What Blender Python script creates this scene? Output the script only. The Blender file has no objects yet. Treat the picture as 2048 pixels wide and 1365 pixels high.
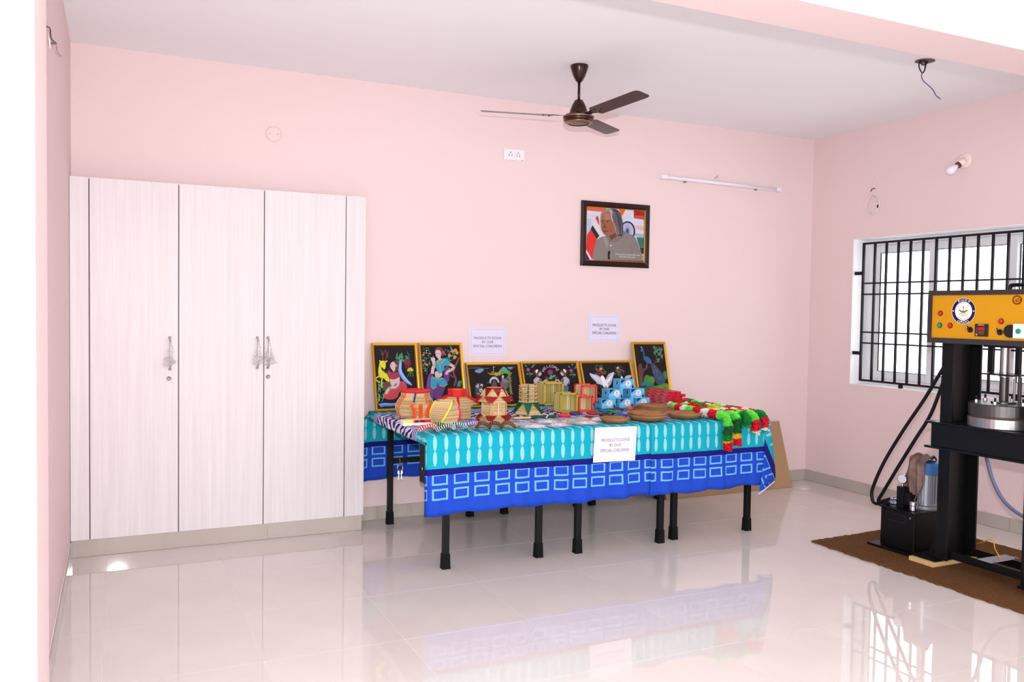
import bpy, math, random
from mathutils import Vector, Matrix
random.seed(7)
S = bpy.context.scene
COL = S.collection
PI = math.pi

# ------------------------------------------------------------------ camera
F_PX, CXP, CYP = 1689.793, 1024.0, 682.5
CAM = Vector((0.2440, -5.6592, 1.4623))
YAW, PITCH, ROLL = 0.437777, -0.035834, 0.015065
_fw = Vector((math.sin(YAW)*math.cos(PITCH), math.cos(YAW)*math.cos(PITCH), math.sin(PITCH)))
_r = Vector((math.cos(YAW), -math.sin(YAW), 0)); _u = _r.cross(_fw)
CR = math.cos(ROLL)*_r + math.sin(ROLL)*_u
CU = -math.sin(ROLL)*_r + math.cos(ROLL)*_u
cam = bpy.data.objects.new('camera', bpy.data.cameras.new('camera'))
COL.objects.link(cam)
cam.data.sensor_width = 36.0
cam.data.lens = F_PX/2048*36.0
cam.data.clip_start = 0.05
m = Matrix((CR, CU, -_fw)).transposed().to_4x4(); m.translation = CAM
cam.matrix_world = m
S.camera = cam
def at(u, v, axis, val):            # where the sight line of a photo pixel meets a plane of the room
    d = _fw + CR*((u-CXP)/F_PX) - CU*((v-CYP)/F_PX)
    i = 'xyz'.index(axis); t = (val-CAM[i])/d[i]
    return CAM + d*t

# ------------------------------------------------------------------ world, lights, exposure
wd = bpy.data.worlds.new('sky'); S.world = wd; wd.use_nodes = True
bg = wd.node_tree.nodes['Background']
bg.inputs[0].default_value = (0.93, 0.96, 1.0, 1); bg.inputs[1].default_value = 3.6
fl = bpy.data.lights.new('camera_flash', 'AREA'); fl.energy = 112; fl.shape = 'RECTANGLE'
fl.size = 0.08; fl.size_y = 0.05; fl.color = (1.0, 0.965, 0.985)
flo = bpy.data.objects.new('camera_flash', fl); COL.objects.link(flo)
mf = m.copy(); mf.translation = CAM + Vector((0, -0.02, 0.215)); flo.matrix_world = mf
S.view_settings.view_transform = 'Standard'; S.view_settings.look = 'None'
S.view_settings.gamma = 1.0; S.view_settings.use_curve_mapping = False
S.view_settings.exposure = -0.05

# ------------------------------------------------------------------ helpers
def lin(c):
    out = []
    for x in c[:3]:
        x /= 255.0
        out.append(x/12.92 if x <= 0.04045 else ((x+0.055)/1.055)**2.4)
    return (out[0], out[1], out[2], 1.0)
MATS = {}
def mat(name, col=(200, 200, 200), rough=0.5, metal=0.0, spec=0.5, attr=False, noise=None, bump=None,
        alpha=1.0, trans=0.0, coat=0.0, emit=0.0, ior=1.45):
    """noise=(scale xyz, second colour, contrast); bump=(scale, strength)"""
    if name in MATS: return MATS[name]
    M = bpy.data.materials.new(name); M.use_nodes = True; MATS[name] = M
    nt = M.node_tree; b = nt.nodes['Principled BSDF']
    b.inputs['Base Color'].default_value = lin(col)
    b.inputs['Roughness'].default_value = rough; b.inputs['Metallic'].default_value = metal
    b.inputs['Specular IOR Level'].default_value = spec; b.inputs['IOR'].default_value = ior
    b.inputs['Alpha'].default_value = alpha; b.inputs['Transmission Weight'].default_value = trans
    b.inputs['Coat Weight'].default_value = coat
    if emit:
        b.inputs['Emission Color'].default_value = lin(col); b.inputs['Emission Strength'].default_value = emit
    if attr:
        a = nt.nodes.new('ShaderNodeVertexColor'); a.layer_name = 'Col'
        nt.links.new(a.outputs[0], b.inputs['Base Color'])
    if noise or bump:
        tc = nt.nodes.new('ShaderNodeTexCoord')
    if noise:
        mp = nt.nodes.new('ShaderNodeMapping'); mp.inputs['Scale'].default_value = noise[0]
        nz = nt.nodes.new('ShaderNodeTexNoise'); nz.inputs['Scale'].default_value = 1.0
        nz.inputs['Detail'].default_value = 5.0
        rp = nt.nodes.new('ShaderNodeValToRGB'); k = noise[2]
        rp.color_ramp.elements[0].position = 0.5-k; rp.color_ramp.elements[1].position = 0.5+k
        rp.color_ramp.elements[0].color = lin(noise[1]); rp.color_ramp.elements[1].color = lin(col)
        nt.links.new(tc.outputs['Object'], mp.inputs[0]); nt.links.new(mp.outputs[0], nz.inputs[0])
        nt.links.new(nz.outputs[0], rp.inputs[0])
        nt.links.new(rp.outputs[0], b.inputs['Base Color'])
    if bump:
        nb = nt.nodes.new('ShaderNodeTexNoise'); nb.inputs['Scale'].default_value = bump[0]; nb.inputs['Detail'].default_value = 4
        bm = nt.nodes.new('ShaderNodeBump'); bm.inputs['Strength'].default_value = bump[1]; bm.inputs['Distance'].default_value = 0.01
        nt.links.new(tc.outputs['Object'], nb.inputs[0]); nt.links.new(nb.outputs[0], bm.inputs['Height'])
        nt.links.new(bm.outputs[0], b.inputs['Normal'])
    return M

class MB:
    def __init__(s): s.v = []; s.f = []; s.c = []; s.uv = None
    def add(s, vs, fs, col=None):
        o = len(s.v); s.v += [Vector(x) for x in vs]
        for f in fs: s.f.append([o+i for i in f]); s.c.append(col)
        return s
    def box(s, x0, x1, y0, y1, z0, z1, col=None, M=None):
        vs = [Vector((x, y, z)) for z in (z0, z1) for y in (y0, y1) for x in (x0, x1)]
        if M: vs = [M @ v for v in vs]
        return s.add(vs, [(0, 2, 3, 1), (4, 5, 7, 6), (0, 1, 5, 4), (2, 6, 7, 3), (0, 4, 6, 2), (1, 3, 7, 5)], col)
    def bar(s, p, q, w, h, up=(0, 0, 1), col=None):
        p = Vector(p); q = Vector(q); d = (q-p); L = d.length; d.normalize()
        sd = d.cross(Vector(up))
        if sd.length < 1e-4: sd = d.cross(Vector((0, 1, 0)))
        sd.normalize(); up = sd.cross(d)
        M = Matrix((d, sd, up)).transposed().to_4x4(); M.translation = p
        return s.box(0, L, -w/2, w/2, -h/2, h/2, col, M)
    def lathe(s, prof, n=24, c=(0, 0, 0), M=None, col=None, cap=True):
        vs = []; fs = []
        for r, z in prof:
            for i in range(n):
                a = 2*PI*i/n; p = Vector((r*math.cos(a), r*math.sin(a), z))
                vs.append((M @ p) if M else p + Vector(c))
        k = len(prof)
        for j in range(k-1):
            for i in range(n):
                fs.append((j*n+i, j*n+(i+1) % n, (j+1)*n+(i+1) % n, (j+1)*n+i))
        if cap:
            if prof[0][0] > 1e-5: fs.append(tuple(range(n-1, -1, -1)))
            if prof[-1][0] > 1e-5: fs.append(tuple((k-1)*n+i for i in range(n)))
        return s.add(vs, fs, col)
    def cyl(s, p, q, r, r2=None, n=16, col=None):
        p = Vector(p); q = Vector(q); d = q-p
        M = d.to_track_quat('Z', 'Y').to_matrix().to_4x4(); M.translation = p
        return s.lathe([(r, 0), (r if r2 is None else r2, d.length)], n, M=M, col=col)
    def tube(s, pts, r, n=8, col=None, closed=False, smooth=4):
        P = [Vector(p) for p in pts]
        if smooth > 1: P = catmull(P, smooth, closed)
        k = len(P); vs = []; fs = []
        t = (P[1]-P[0]).normalized(); nrm = t.orthogonal().normalized()
        for i in range(k):
            a = P[i-1] if (i or closed) else P[0]; b = P[(i+1) % k] if (i < k-1 or closed) else P[-1]
            t = (b-a).normalized(); nrm = (nrm - t*nrm.dot(t)).normalized(); bn = t.cross(nrm)
            ri = r if not isinstance(r, (list, tuple)) else r[min(len(r)-1, int(i*len(r)/k))]
            for j in range(n):
                an = 2*PI*j/n; vs.append(P[i] + nrm*ri*math.cos(an) + bn*ri*math.sin(an))
        for i in range(k if closed else k-1):
            i2 = (i+1) % k
            for j in range(n): fs.append((i*n+j, i*n+(j+1) % n, i2*n+(j+1) % n, i2*n+j))
        if not closed:
            fs.append(tuple(range(n-1, -1, -1))); fs.append(tuple((k-1)*n+j for j in range(n)))
        return s.add(vs, fs, col)
    def ball(s, c, r, n=10, m_=6, col=None, sc=(1, 1, 1)):
        prof = [(max(1e-6, r*math.sin(PI*i/m_)), -r*math.cos(PI*i/m_)) for i in range(m_+1)]
        M = Matrix.Translation(Vector(c)) @ Matrix.Diagonal((sc[0], sc[1], sc[2], 1))
        return s.lathe(prof, n, M=M, col=col, cap=False)
    def prism(s, pts, t0, t1, M, col=None):    # outline in the local xy plane, thickness along z
        n = len(pts)
        vs = [M @ Vector((x, y, t0)) for x, y in pts] + [M @ Vector((x, y, t1)) for x, y in pts]
        fs = [tuple(range(n-1, -1, -1)), tuple(range(n, 2*n))] + [(i, (i+1) % n, n+(i+1) % n, n+i) for i in range(n)]
        return s.add(vs, fs, col)
    def build(s, name, mt, parent=None, smooth=False, bevel=0, origin=None, sub=0):
        if parent is not None: o = wloc(parent)
        elif origin is not None: o = Vector(origin)
        else:
            xs = [v.x for v in s.v]; ys = [v.y for v in s.v]; zs = [v.z for v in s.v]
            o = Vector(((min(xs)+max(xs))/2, (min(ys)+max(ys))/2, min(zs)))
        me = bpy.data.meshes.new(name); me.from_pydata([v-o for v in s.v], [], s.f)
        if any(c is not None for c in s.c):
            at_ = me.color_attributes.new('Col', 'FLOAT_COLOR', 'CORNER'); i = 0
            for p, c in zip(me.polygons, s.c):
                lc = lin(c if c is not None else (200, 200, 200))
                for _ in range(p.loop_total): at_.data[i].color = lc; i += 1
        if s.uv:
            ul = me.uv_layers.new(name='UVMap')
            for l in me.loops: ul.data[l.index].uv = s.uv[l.vertex_index]
        me.materials.append(mt)
        if smooth: me.shade_smooth()
        ob = bpy.data.objects.new(name, me); COL.objects.link(ob)
        if parent is not None: ob.parent = parent
        else: ob.location = o
        if bevel:
            b = ob.modifiers.new('bevel', 'BEVEL'); b.width = bevel; b.segments = 2; b.limit_method = 'ANGLE'
        if smooth == 'auto':
            pass
        if sub:
            q = ob.modifiers.new('sub', 'SUBSURF'); q.levels = sub; q.render_levels = sub
        return ob
def catmull(P, k, closed):
    n = len(P); out = []
    for i in range(n if closed else n-1):
        p0 = P[i-1] if (i or closed) else P[0]; p1 = P[i]; p2 = P[(i+1) % n]
        p3 = P[(i+2) % n] if (i+2 < n or closed) else P[-1]
        for j in range(k):
            t = j/k
            out.append(0.5*((2*p1)+(-p0+p2)*t+(2*p0-5*p1+4*p2-p3)*t*t+(-p0+3*p1-3*p2+p3)*t**3))
    if not closed: out.append(P[-1].copy())
    return out
def wloc(o):
    v = Vector((0, 0, 0))
    while o: v += o.location; o = o.parent
    return v
def tag(o, label=None, cat=None, group=None, kind=None):
    if label: o['label'] = label
    if cat: o['category'] = cat
    if group: o['group'] = group
    if kind: o['kind'] = kind
    return o
def thing(name, loc, label, cat, group=None):
    o = bpy.data.objects.new(name, None); COL.objects.link(o); o.location = loc; o.empty_display_size = 0.05
    return tag(o, label, cat, group)
def dup(root, loc=None, label=None, rot=None):
    r = root.copy(); COL.objects.link(r)
    if loc is not None: r.location = loc
    if label: r['label'] = label
    if rot is not None: r.rotation_euler = rot
    for ch in list(root.children):
        c = ch.copy(); COL.objects.link(c); c.parent = r
        for g in list(ch.children):
            d = g.copy(); COL.objects.link(d); d.parent = c
    return r

TXT = {}
def textmesh(body, size):
    key = (body, size)
    if key in TXT: return TXT[key]
    cu = bpy.data.curves.new('lettering', 'FONT'); cu.body = body; cu.size = size; cu.align_x = 'CENTER'; cu.align_y = 'CENTER'
    cu.resolution_u = 3
    ob = bpy.data.objects.new('lettering', cu); COL.objects.link(ob)
    bpy.context.view_layer.update()
    me = bpy.data.meshes.new_from_object(ob.evaluated_get(bpy.context.evaluated_depsgraph_get()))
    r = ([(v.co.x, v.co.y) for v in me.vertices], [tuple(p.vertices) for p in me.polygons])
    bpy.data.objects.remove(ob); bpy.data.curves.remove(cu); bpy.data.meshes.remove(me)
    TXT[key] = r; return r

class Art:
    """flat print: coloured shapes laid on a plane; picture coordinates -> metres through the picture's own corners"""
    def __init__(s, O, X, Y, N, tl=(0, 0), tr=(1, 0), bl=(0, 1), step=0.00003):
        s.O, s.X, s.Y, s.N = Vector(O), Vector(X), Vector(Y), Vector(N).normalized()   # O top-left, X right edge vector, Y down edge vector
        s.tl, s.a, s.b = tl, (tr[0]-tl[0], tr[1]-tl[1]), (bl[0]-tl[0], bl[1]-tl[1])
        s.det = s.a[0]*s.b[1]-s.a[1]*s.b[0]; s.h = 0.0002; s.step = step; s.m = MB()
    def uv(s, x, y):
        dx, dy = x-s.tl[0], y-s.tl[1]
        return (dx*s.b[1]-dy*s.b[0])/s.det, (dy*s.a[0]-dx*s.a[1])/s.det
    def P(s, x, y):
        u, v = s.uv(x, y); u = min(1, max(0, u)); v = min(1, max(0, v))
        return s.O + s.X*u + s.Y*v + s.N*s.h
    def poly(s, col, pts):
        s.h += s.step
        s.m.add([s.P(*p) for p in pts], [tuple(range(len(pts)))][:1], col); return s
    def blob(s, col, pts, k=3):            # smooth closed outline
        P = catmull([Vector((x, y, 0)) for x, y in pts], k, True)
        return s.poly(col, [(p.x, p.y) for p in P])
    def ell(s, col, cx, cy, rx, ry, rot=0, n=14):
        c, si = math.cos(rot), math.sin(rot)
        return s.poly(col, [(cx+rx*math.cos(2*PI*i/n)*c-ry*math.sin(2*PI*i/n)*si, cy+rx*math.cos(2*PI*i/n)*si+ry*math.sin(2*PI*i/n)*c) for i in range(n)])
    def line(s, col, pts, w, k=3):
        P = catmull([Vector((x, y, 0)) for x, y in pts], k, False) if len(pts) > 2 else [Vector((x, y, 0)) for x, y in pts]
        s.h += s.step
        for i in range(len(P)-1):
            d = (P[i+1]-P[i]); d.normalize(); n = Vector((-d.y, d.x, 0))*w/2
            q = [P[i]+n, P[i+1]+n, P[i+1]-n, P[i]-n]
            s.m.add([s.P(v.x, v.y) for v in q], [(0, 1, 2, 3)], col)
        return s
    def leaf(s, col, x, y, L, w, ang):
        c, si = math.cos(ang), math.sin(ang)
        pts = [(0, 0), (L*.3, w*.5), (L*.65, w*.42), (L, 0), (L*.65, -w*.42), (L*.3, -w*.5)]
        return s.poly(col, [(x+a*c-b*si, y+a*si+b*c) for a, b in pts])
    def flower(s, col, cen, x, y, r, n=6, ph=0):
        for i in range(n): s.leaf(col, x, y, r, r*.75, ph+2*PI*i/n)
        return s.ell(cen, x, y, r*.25, r*.25, n=8)
    def sprig(s, cols, x, y, R, n, lw=.45, a0=0, a1=2*PI):
        for i in range(n):
            a = random.uniform(a0, a1); r = R*math.sqrt(random.random())
            s.leaf(random.choice(cols), x+r*math.cos(a), y+r*math.sin(a), R*.35, R*.35*lw, random.uniform(0, 2*PI))
        return s
    def text(s, col, body, x, y, size, rot=0, sx=1.0):
        vs, fs = textmesh(body, 1.0); s.h += s.step; c, si = math.cos(rot), math.sin(rot)
        pp = []
        for a, b in vs:
            a *= size*sx; b *= -size
            pp.append(s.P(x+a*c-b*si, y+a*si+b*c))
        s.m.add(pp, fs, col); return s
    def frame(s, col, x0, y0, x1, y1, w):
        for q in (((x0, y0), (x1, y0)), ((x1, y0), (x1, y1)), ((x1, y1), (x0, y1)), ((x0, y1), (x0, y0))): s.line(col, q, w)
        return s
    def build(s, name, parent): return s.m.build(name, PRINT, parent)

PRINT = mat('print', rough=0.75, spec=0.2, attr=True)
PAINTED = mat('painted_colours', rough=0.6, spec=0.3, attr=True)
GLOSSY = mat('glossy_colours', rough=0.25, spec=0.5, attr=True)

# ------------------------------------------------------------------ room
W, H = 5.792, 3.0
YF = -9.0                   # the hall runs on behind the camera
XL = -3.2
PINK = mat('pink_emulsion', (233, 210, 209), 0.75, spec=0.25, bump=(60, 0.04))
CEILM = mat('white_distemper', (247, 247, 250), 0.85, spec=0.2)
TILE = mat('polished_porcelain', (222, 214, 209), 0.012, spec=0.6, noise=((3, 3, 3), (215, 206, 200), 0.25))
GROUT = mat('grout', (250, 244, 238), 0.8)
SKIRT = mat('skirting_tile', (186, 176, 167), 0.05, spec=0.5, noise=((4, 4, 4), (178, 168, 159), 0.25))
WHITE = mat('white_paint', (240, 238, 240), 0.6)

b = MB().box(XL, W+.3, YF, .3, -.12, -.0015); floor = tag(b.build('floor', GROUT), kind='structure')
gx0, gy0, T = 2.003, -1.521, 0.605
tile_me = {}
ix0 = int(math.floor((XL-gx0)/T)); cnt = 0
for i in range(ix0, 8):
    for j in range(-13, 4):
        x0, x1 = gx0+i*T+.0012, gx0+(i+1)*T-.0012; y0, y1 = gy0+j*T+.0012, gy0+(j+1)*T-.0012
        x0, x1, y0, y1 = max(x0, XL), min(x1, W), max(y0, YF), min(y1, 0)
        if x1-x0 < .01 or y1-y0 < .01: continue
        key = (round(x1-x0, 4), round(y1-y0, 4)); cx, cy = (x0+x1)/2, (y0+y1)/2
        if key not in tile_me:
            t = MB().box(-key[0]/2, key[0]/2, -key[1]/2, key[1]/2, -.006, 0).build('tile', TILE, origin=(0, 0, 0)); tile_me[key] = t.data
        else:
            t = bpy.data.objects.new('tile', tile_me[key]); COL.objects.link(t)
        t.parent = floor; t.location = Vector((cx, cy, 0))-floor.location

tag(MB().box(-.0, W+.25, 0, .25, 0, H).build('wall_back', PINK), kind='structure')
tag(MB().box(-.25, 0, -2.926, .25, 0, H).build('wall_left', PINK), kind='structure')
# right wall with its window opening
WY0, WY1, WZ0, WZ1, WT = -.473, -2.42, .893, 2.10, .23
r = MB(); r.box(W, W+WT, WY0, 0, 0, H); r.box(W, W+WT, YF, WY1, 0, H); r.box(W, W+WT, WY1, WY0, 0, WZ0); r.box(W, W+WT, WY1, WY0, WZ1, H)
tag(r.build('wall_right', PINK), kind='structure')
tag(MB().box(XL, W+.25, YF, .25, H, H+.15).build('ceiling', CEILM), kind='structure')
tag(MB().box(-.25, W, -3.182, -2.926, 2.65, H).build('ceiling_beam', PINK), kind='structure')
tag(MB().box(-.30, .066, -3.315, -2.926, 0, H).build('wall_column', PINK), kind='structure')
# skirting tiles
def skirting(name, p, q, h, nrm, cuts=.6, ph=0):
    p, q, n = Vector(p), Vector(q), Vector(nrm); L = (q-p).length; d = (q-p)/L
    base = MB(); M = Matrix((d, n, Vector((0, 0, 1)))).transposed().to_4x4(); M.translation = p
    base.box(0, L, 0.0005, .004, 0, h-.001, M=M); bo = tag(base.build(name, GROUT), kind='structure')
    x = -ph
    while x < L:
        a, c = max(0, x+.001), min(L, x+cuts-.001)
        if c-a > .01: MB().box(a, c, .0045, .012, 0.001, h, M=M).build('tile', SKIRT, bo, bevel=.0015)
        x += cuts
skirting('baseboard_back', (1.718, 0, 0), (W-.012, 0, 0), .095, (0, -1, 0), ph=.44)
skirting('baseboard_right', (W, -.013, 0), (W, YF, 0), .095, (-1, 0, 0), ph=.5)
skirting('baseboard_left', (0, -.262, 0), (0, -2.92, 0), .095, (1, 0, 0), ph=.2)

# ---- window 1
UPVC = mat('white_upvc', (236, 238, 240), 0.35)
GLASS = mat('window_glass', (255, 255, 255), 0.0, trans=1.0, ior=1.02, spec=0.1)
RUB = mat('black_rubber', (10, 10, 11), 0.7, spec=.2)
win = thing('window_1', (W, (WY0+WY1)/2, WZ0), None, None); tag(win, kind='structure')
lin_ = MB()     # white painted reveal lining round the opening
for a in ((W-.001, W+.16, WY0-.004, WY0, WZ0, WZ1), (W-.001, W+.16, WY1, WY1+.004, WZ0, WZ1),
          (W-.001, W+.16, WY1, WY0, WZ0, WZ0+.004), (W-.001, W+.16, WY1, WY0, WZ1-.004, WZ1)): lin_.box(*a)
lin_.build('reveal', WHITE, win)
fx0, fx1 = W+.15, W+.21
fr = MB(); fw_ = .05
fr.box(fx0, fx1, WY0-fw_, WY0-.002, WZ0+.002, WZ1-.002); fr.box(fx0, fx1, WY1+.002, WY1+fw_, WZ0+.002, WZ1-.002)
fr.box(fx0, fx1, WY1+fw_+.0004, WY0-fw_-.0004, WZ0+.002, WZ0+fw_); fr.box(fx0, fx1, WY1+fw_+.0004, WY0-fw_-.0004, WZ1-fw_, WZ1-.002)
fr.build('window_frame', UPVC, win, bevel=.004)
ys = [WY0-fw_, -1.10, -1.75, WY1+fw_]
for k in range(3):
    a, c = ys[k]+(0.03 if k else 0), ys[k+1]-(.03 if k < 2 else 0)
    xx = W+.165 + (.0 if k % 2 else .02); sash = MB(); z0, z1 = WZ0+fw_, WZ1-fw_; sw = .065
    sash.box(xx, xx+.02, a-sw, a, z0, z1); sash.box(xx, xx+.02, c, c+sw, z0, z1)
    sash.box(xx, xx+.02, c+sw+.0004, a-sw-.0004, z0, z0+sw); sash.box(xx, xx+.02, c+sw+.0004, a-sw-.0004, z1-sw, z1)
    so = sash.build('sash', UPVC, win, bevel=.004)
    gk = MB(); e = .004
    for q in ((a-sw-e, a-sw, z0+sw, z1-sw), (c+sw, c+sw+e, z0+sw, z1-sw), (c+sw+e+.0002, a-sw-e-.0002, z0+sw, z0+sw+e), (c+sw+e+.0002, a-sw-e-.0002, z1-sw-e, z1-sw)):
        gk.box(xx+.002, xx+.012, q[0], q[1], q[2], q[3])
    gk.build('gasket', RUB, so)
    MB().box(xx+.008, xx+.012, c+sw, a-sw, z0+sw, z1-sw).build('pane', GLASS, so)
# ---- grille
IRON = mat('black_iron_paint', (14, 15, 22), 0.45, spec=0.3)
gxp = W+.03; gz0, gz1, gya, gyb = .934, 2.057, -.557, -2.34
gr = thing('window_grille', (gxp, (gya+gyb)/2, gz0), 'black iron bar grille fixed across the white sliding window', 'window grille')
yy = gya; k = 0
while yy > gyb-.01:
    thick = .0085 if k == 0 else .0075
    MB().box(gxp-thick, gxp+thick, yy-thick, yy+thick, gz0, gz1).build('vertical_bar', IRON, gr); yy -= .1135; k += 1
for z in (gz0, 1.241, 1.33, 1.641, 1.731, gz1):
    e = .008 if z in (gz0, gz1) else .006
    MB().box(gxp-.0095-(.0 if e > .006 else 0), gxp+.003, gyb, gya+.006, z-e, z+e).build('horizontal_bar', IRON, gr)
for y, z, dy, dz in ((gya, 1.815, .083, 0), (gya, 1.155, .083, 0), (-.958, gz0, 0, -.036), (-1.9, gz0, 0, -.036)):
    if dy: MB().box(gxp-.012, gxp+.008, y, y+dy, z-.014, z+.014).build('lug', IRON, gr)
    else: MB().box(gxp-.012, gxp+.008, y-.014, y+.014, z+dz, z).build('lug', IRON, gr)

# ------------------------------------------------------------------ wardrobe
ASH = mat('pale_ash_laminate', (230, 224, 227), 0.42, spec=0.35, noise=((70, 70, 1.6), (217, 209, 209), 0.28))
GAPM = mat('dark_gap', (120, 110, 112), 0.9)
CHROME = mat('chrome', (205, 205, 208), 0.18, metal=1.0)
WRAP = mat('crinkled_plastic', (246, 240, 240), 0.2, alpha=0.25, bump=(90, .5))
wy = -.241
wr = thing('wardrobe', (.858, wy/2, 0), 'pale ash laminate wardrobe with three tall doors on tiled plinth', 'wardrobe')
MB().box(.003, 1.713, wy+.02, -.003, .1, 2.18).build('body', GAPM, wr)
tp = MB().box(.002, 1.714, wy+.019, -.003, 2.18, 2.189).build('top_panel', ASH, wr)
MB().box(1.7135, 1.7155, wy+.019, -.003, .1, 2.189).build('side_panel', ASH, wr)
xs = [.002, .101, .579, 1.074, 1.586, 1.7155]
nm = ['filler_panel', 'door', 'door', 'door', 'filler_panel']
doors = []
for k in range(5):
    g = .0028
    d = MB().box(xs[k]+(g if k else 0), xs[k+1]-(g if k < 4 else 0), wy, wy+.0185, .1, 2.188).build(nm[k], ASH, wr, bevel=.0012)
    if nm[k] == 'door': doors.append(d)
def handle(dx, door, lock, seed):
    y = wy; z0, z1 = 1.083, 1.272
    random.seed(seed)
    h = MB().tube([(dx, y, z0), (dx, y-.02, z0+.003), (dx+.003, y-.033, z0+.05), (dx+.003, y-.035, (z0+z1)/2), (dx+.003, y-.033, z1-.05), (dx, y-.02, z1-.003), (dx, y, z1)], .0062, 10)
    h.lathe([(.009, 0), (.009, .004)], 12, M=Matrix.Translation((dx, y, z0)) @ Matrix.Rotation(PI/2, 4, 'X'))
    h.lathe([(.009, 0), (.009, .004)], 12, M=Matrix.Translation((dx, y, z1)) @ Matrix.Rotation(PI/2, 4, 'X'))
    ho = h.build('handle', CHROME, door, smooth=True); ho['label'] = 'chrome bow handle'
    w = MB(); n = 14; pr = []
    P = []
    for i in range(12):
        t = i/11; P.append((dx+.004+.012*math.sin(t*5+seed)*t, y-.036+.003*random.random(), z1-.05-t*(z1-z0-.075)))
    w.tube(P, [.006+.011*random.random()*(.4+i/11) for i in range(40)], 10, smooth=3)
    for v in w.v: v += Vector((random.uniform(-1, 1), random.uniform(-1, 1), random.uniform(-1, 1)))*.0035
    w.build('plastic_wrap', WRAP, door)
    if lock:
        l = MB().lathe([(.0135, 0), (.0135, .004), (.011, .006), (.009, .0045), (.0, .0045)], 20, M=Matrix.Translation((dx-.005 if seed == 1 else dx+.001, y, 1.027)) @ Matrix.Rotation(PI/2, 4, 'X'))
        lo = l.build('lock', mat('worn_nickel', (150, 128, 120), .4, metal=.6), door, smooth=True); lo['label'] = 'round chrome cam lock'
handle(.530, doors[0], True, 1); handle(1.034, doors[1], False, 2); handle(1.099, doors[2], True, 3)
pl = MB().box(.003, 1.705, wy+.012, -.003, 0.0005, .0985).build('plinth', GROUT, wr)
for a, c in ((.004, .5), (.502, 1.1), (1.102, 1.7055)): MB().box(a, c, wy+.004, wy+.0115, .001, .099).build('tile', SKIRT, pl, bevel=.001)

# ------------------------------------------------------------------ ceiling fan
FANB = mat('brown_fan_enamel', (44, 12, 13), 0.25, spec=0.4)
FANT = mat('antique_gold_trim', (150, 115, 85), 0.35, metal=0.8)
BLADE = mat('fan_blade_brown', (48, 20, 20), 0.3, spec=0.5)
fc = Vector((2.863, -.996, 0))
fan = thing('ceiling_fan', (fc.x, fc.y, H), 'dark brown three-blade ceiling fan hanging from the ceiling', 'ceiling fan')
MB().lathe([(.056, H-.001), (.056, H-.012), (.047, H-.04), (.036, H-.07), (.022, H-.095), (.012, H-.105)], 28, c=fc).build('canopy', FANB, fan, smooth=True)
MB().lathe([(.0085, H-.235), (.0085, H-.1)], 14, c=fc).build('down_rod', FANB, fan, smooth=True)
zc = 2.668
mo = MB().lathe([(.0, zc-.028), (.055, zc-.03), (.078, zc-.026), (.094, zc-.012), (.096, zc+.012), (.085, zc+.024), (.058, zc+.03), (.055, zc+.05), (.042, zc+.085), (.026, zc+.115), (.012, zc+.122)], 32, c=fc).build('motor_housing', FANB, fan, smooth=True)
MB().lathe([(.062, zc-.0322), (.080, zc-.0285), (.088, zc-.022), (.086, zc-.019), (.078, zc-.025), (.062, zc-.029)], 32, c=fc, cap=False).build('trim_ring', FANT, mo, smooth=True)
MB().lathe([(.097, zc+.006), (.0985, zc+.010), (.097, zc+.014)], 32, c=fc, cap=False).build('trim_ring', FANT, mo, smooth=True)
for k in range(3):
    a = math.radians(158+120*k)
    # blade axis, pitched and slightly raised to the tip
    ax = Vector((math.cos(a), math.sin(a), .035)).normalized(); sd = Vector((-math.sin(a), math.cos(a), 0))
    pt = math.radians(-9.5); up = ax.cross(sd); s2 = sd*math.cos(pt) + up*math.sin(pt); n2 = ax.cross(s2)
    Mx = Matrix((ax, s2, n2)).transposed().to_4x4(); Mx.translation = fc + Vector((0, 0, zc+.012))
    o = []
    for i in range(7):
        t = -PI/2+PI*i/6; o.append((.597+.018*math.cos(t), .05*math.sin(t)*1.0+(.0)))
    outline = [(.175, -.056), (.585, -.062), (.602, -.056), (.612, -.042), (.612, .03), (.602, .044), (.58, .05), (.175, .052), (.165, .04), (.165, -.045)]
    bm = MB().prism(outline, -.0012, .0012, Mx); bm.prism([(.17, -.004), (.6, -.004), (.6, .004), (.17, .004)], .0012, .003, Mx)
    bl = bm.build('blade', BLADE, fan)
    br = MB().prism([(.07, -.02), (.12, -.016), (.17, -.035), (.235, -.03), (.235, .03), (.17, .035), (.12, .016), (.07, .02)], .0013, .005, Mx)
    for q in ((.185, -.02), (.185, .02), (.222, 0)): br.lathe([(.005, 0), (.005, .004)], 8, M=Mx @ Matrix.Translation((q[0], q[1], -.0052)))
    br.build('blade_bracket', FANB, bl)

# ------------------------------------------------------------------ things on the walls
PLASTIC = mat('white_plastic', (238, 236, 240), 0.35)
IVORY = mat('ivory_plastic', (240, 222, 214), 0.4)
DARK = mat('dark_hole', (25, 22, 25), 0.8)
so = thing('socket_plate', (2.883, 0, 2.565), 'white double socket plate on the back wall left of the fan', 'wall socket')
MB().box(2.801, 2.966, -.010, 0, 2.565, 2.645).build('plate', PLASTIC, so, bevel=.003)
for cx in (2.853, 2.915):
    MB().box(cx-.029, cx+.029, -.0125, -.0102, 2.578, 2.634).build('socket_module', PLASTIC, so, bevel=.001)
    h = MB()
    for q in ((0, .015, .0042), (-.011, .003, .003), (.011, .003, .003), (-.011, -.009, .0038), (.011, -.009, .0038)):
        h.lathe([(q[2], 0), (q[2], .0006)], 10, M=Matrix.Translation((cx+q[0], -.0126, 2.606+q[1])) @ Matrix.Rotation(PI/2, 4, 'X'))
    h.build('pin_hole', DARK, so)
MB().box(2.945, 2.957, -.0106, -.0101, 2.569, 2.572).build('maker_mark', DARK, so)

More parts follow.
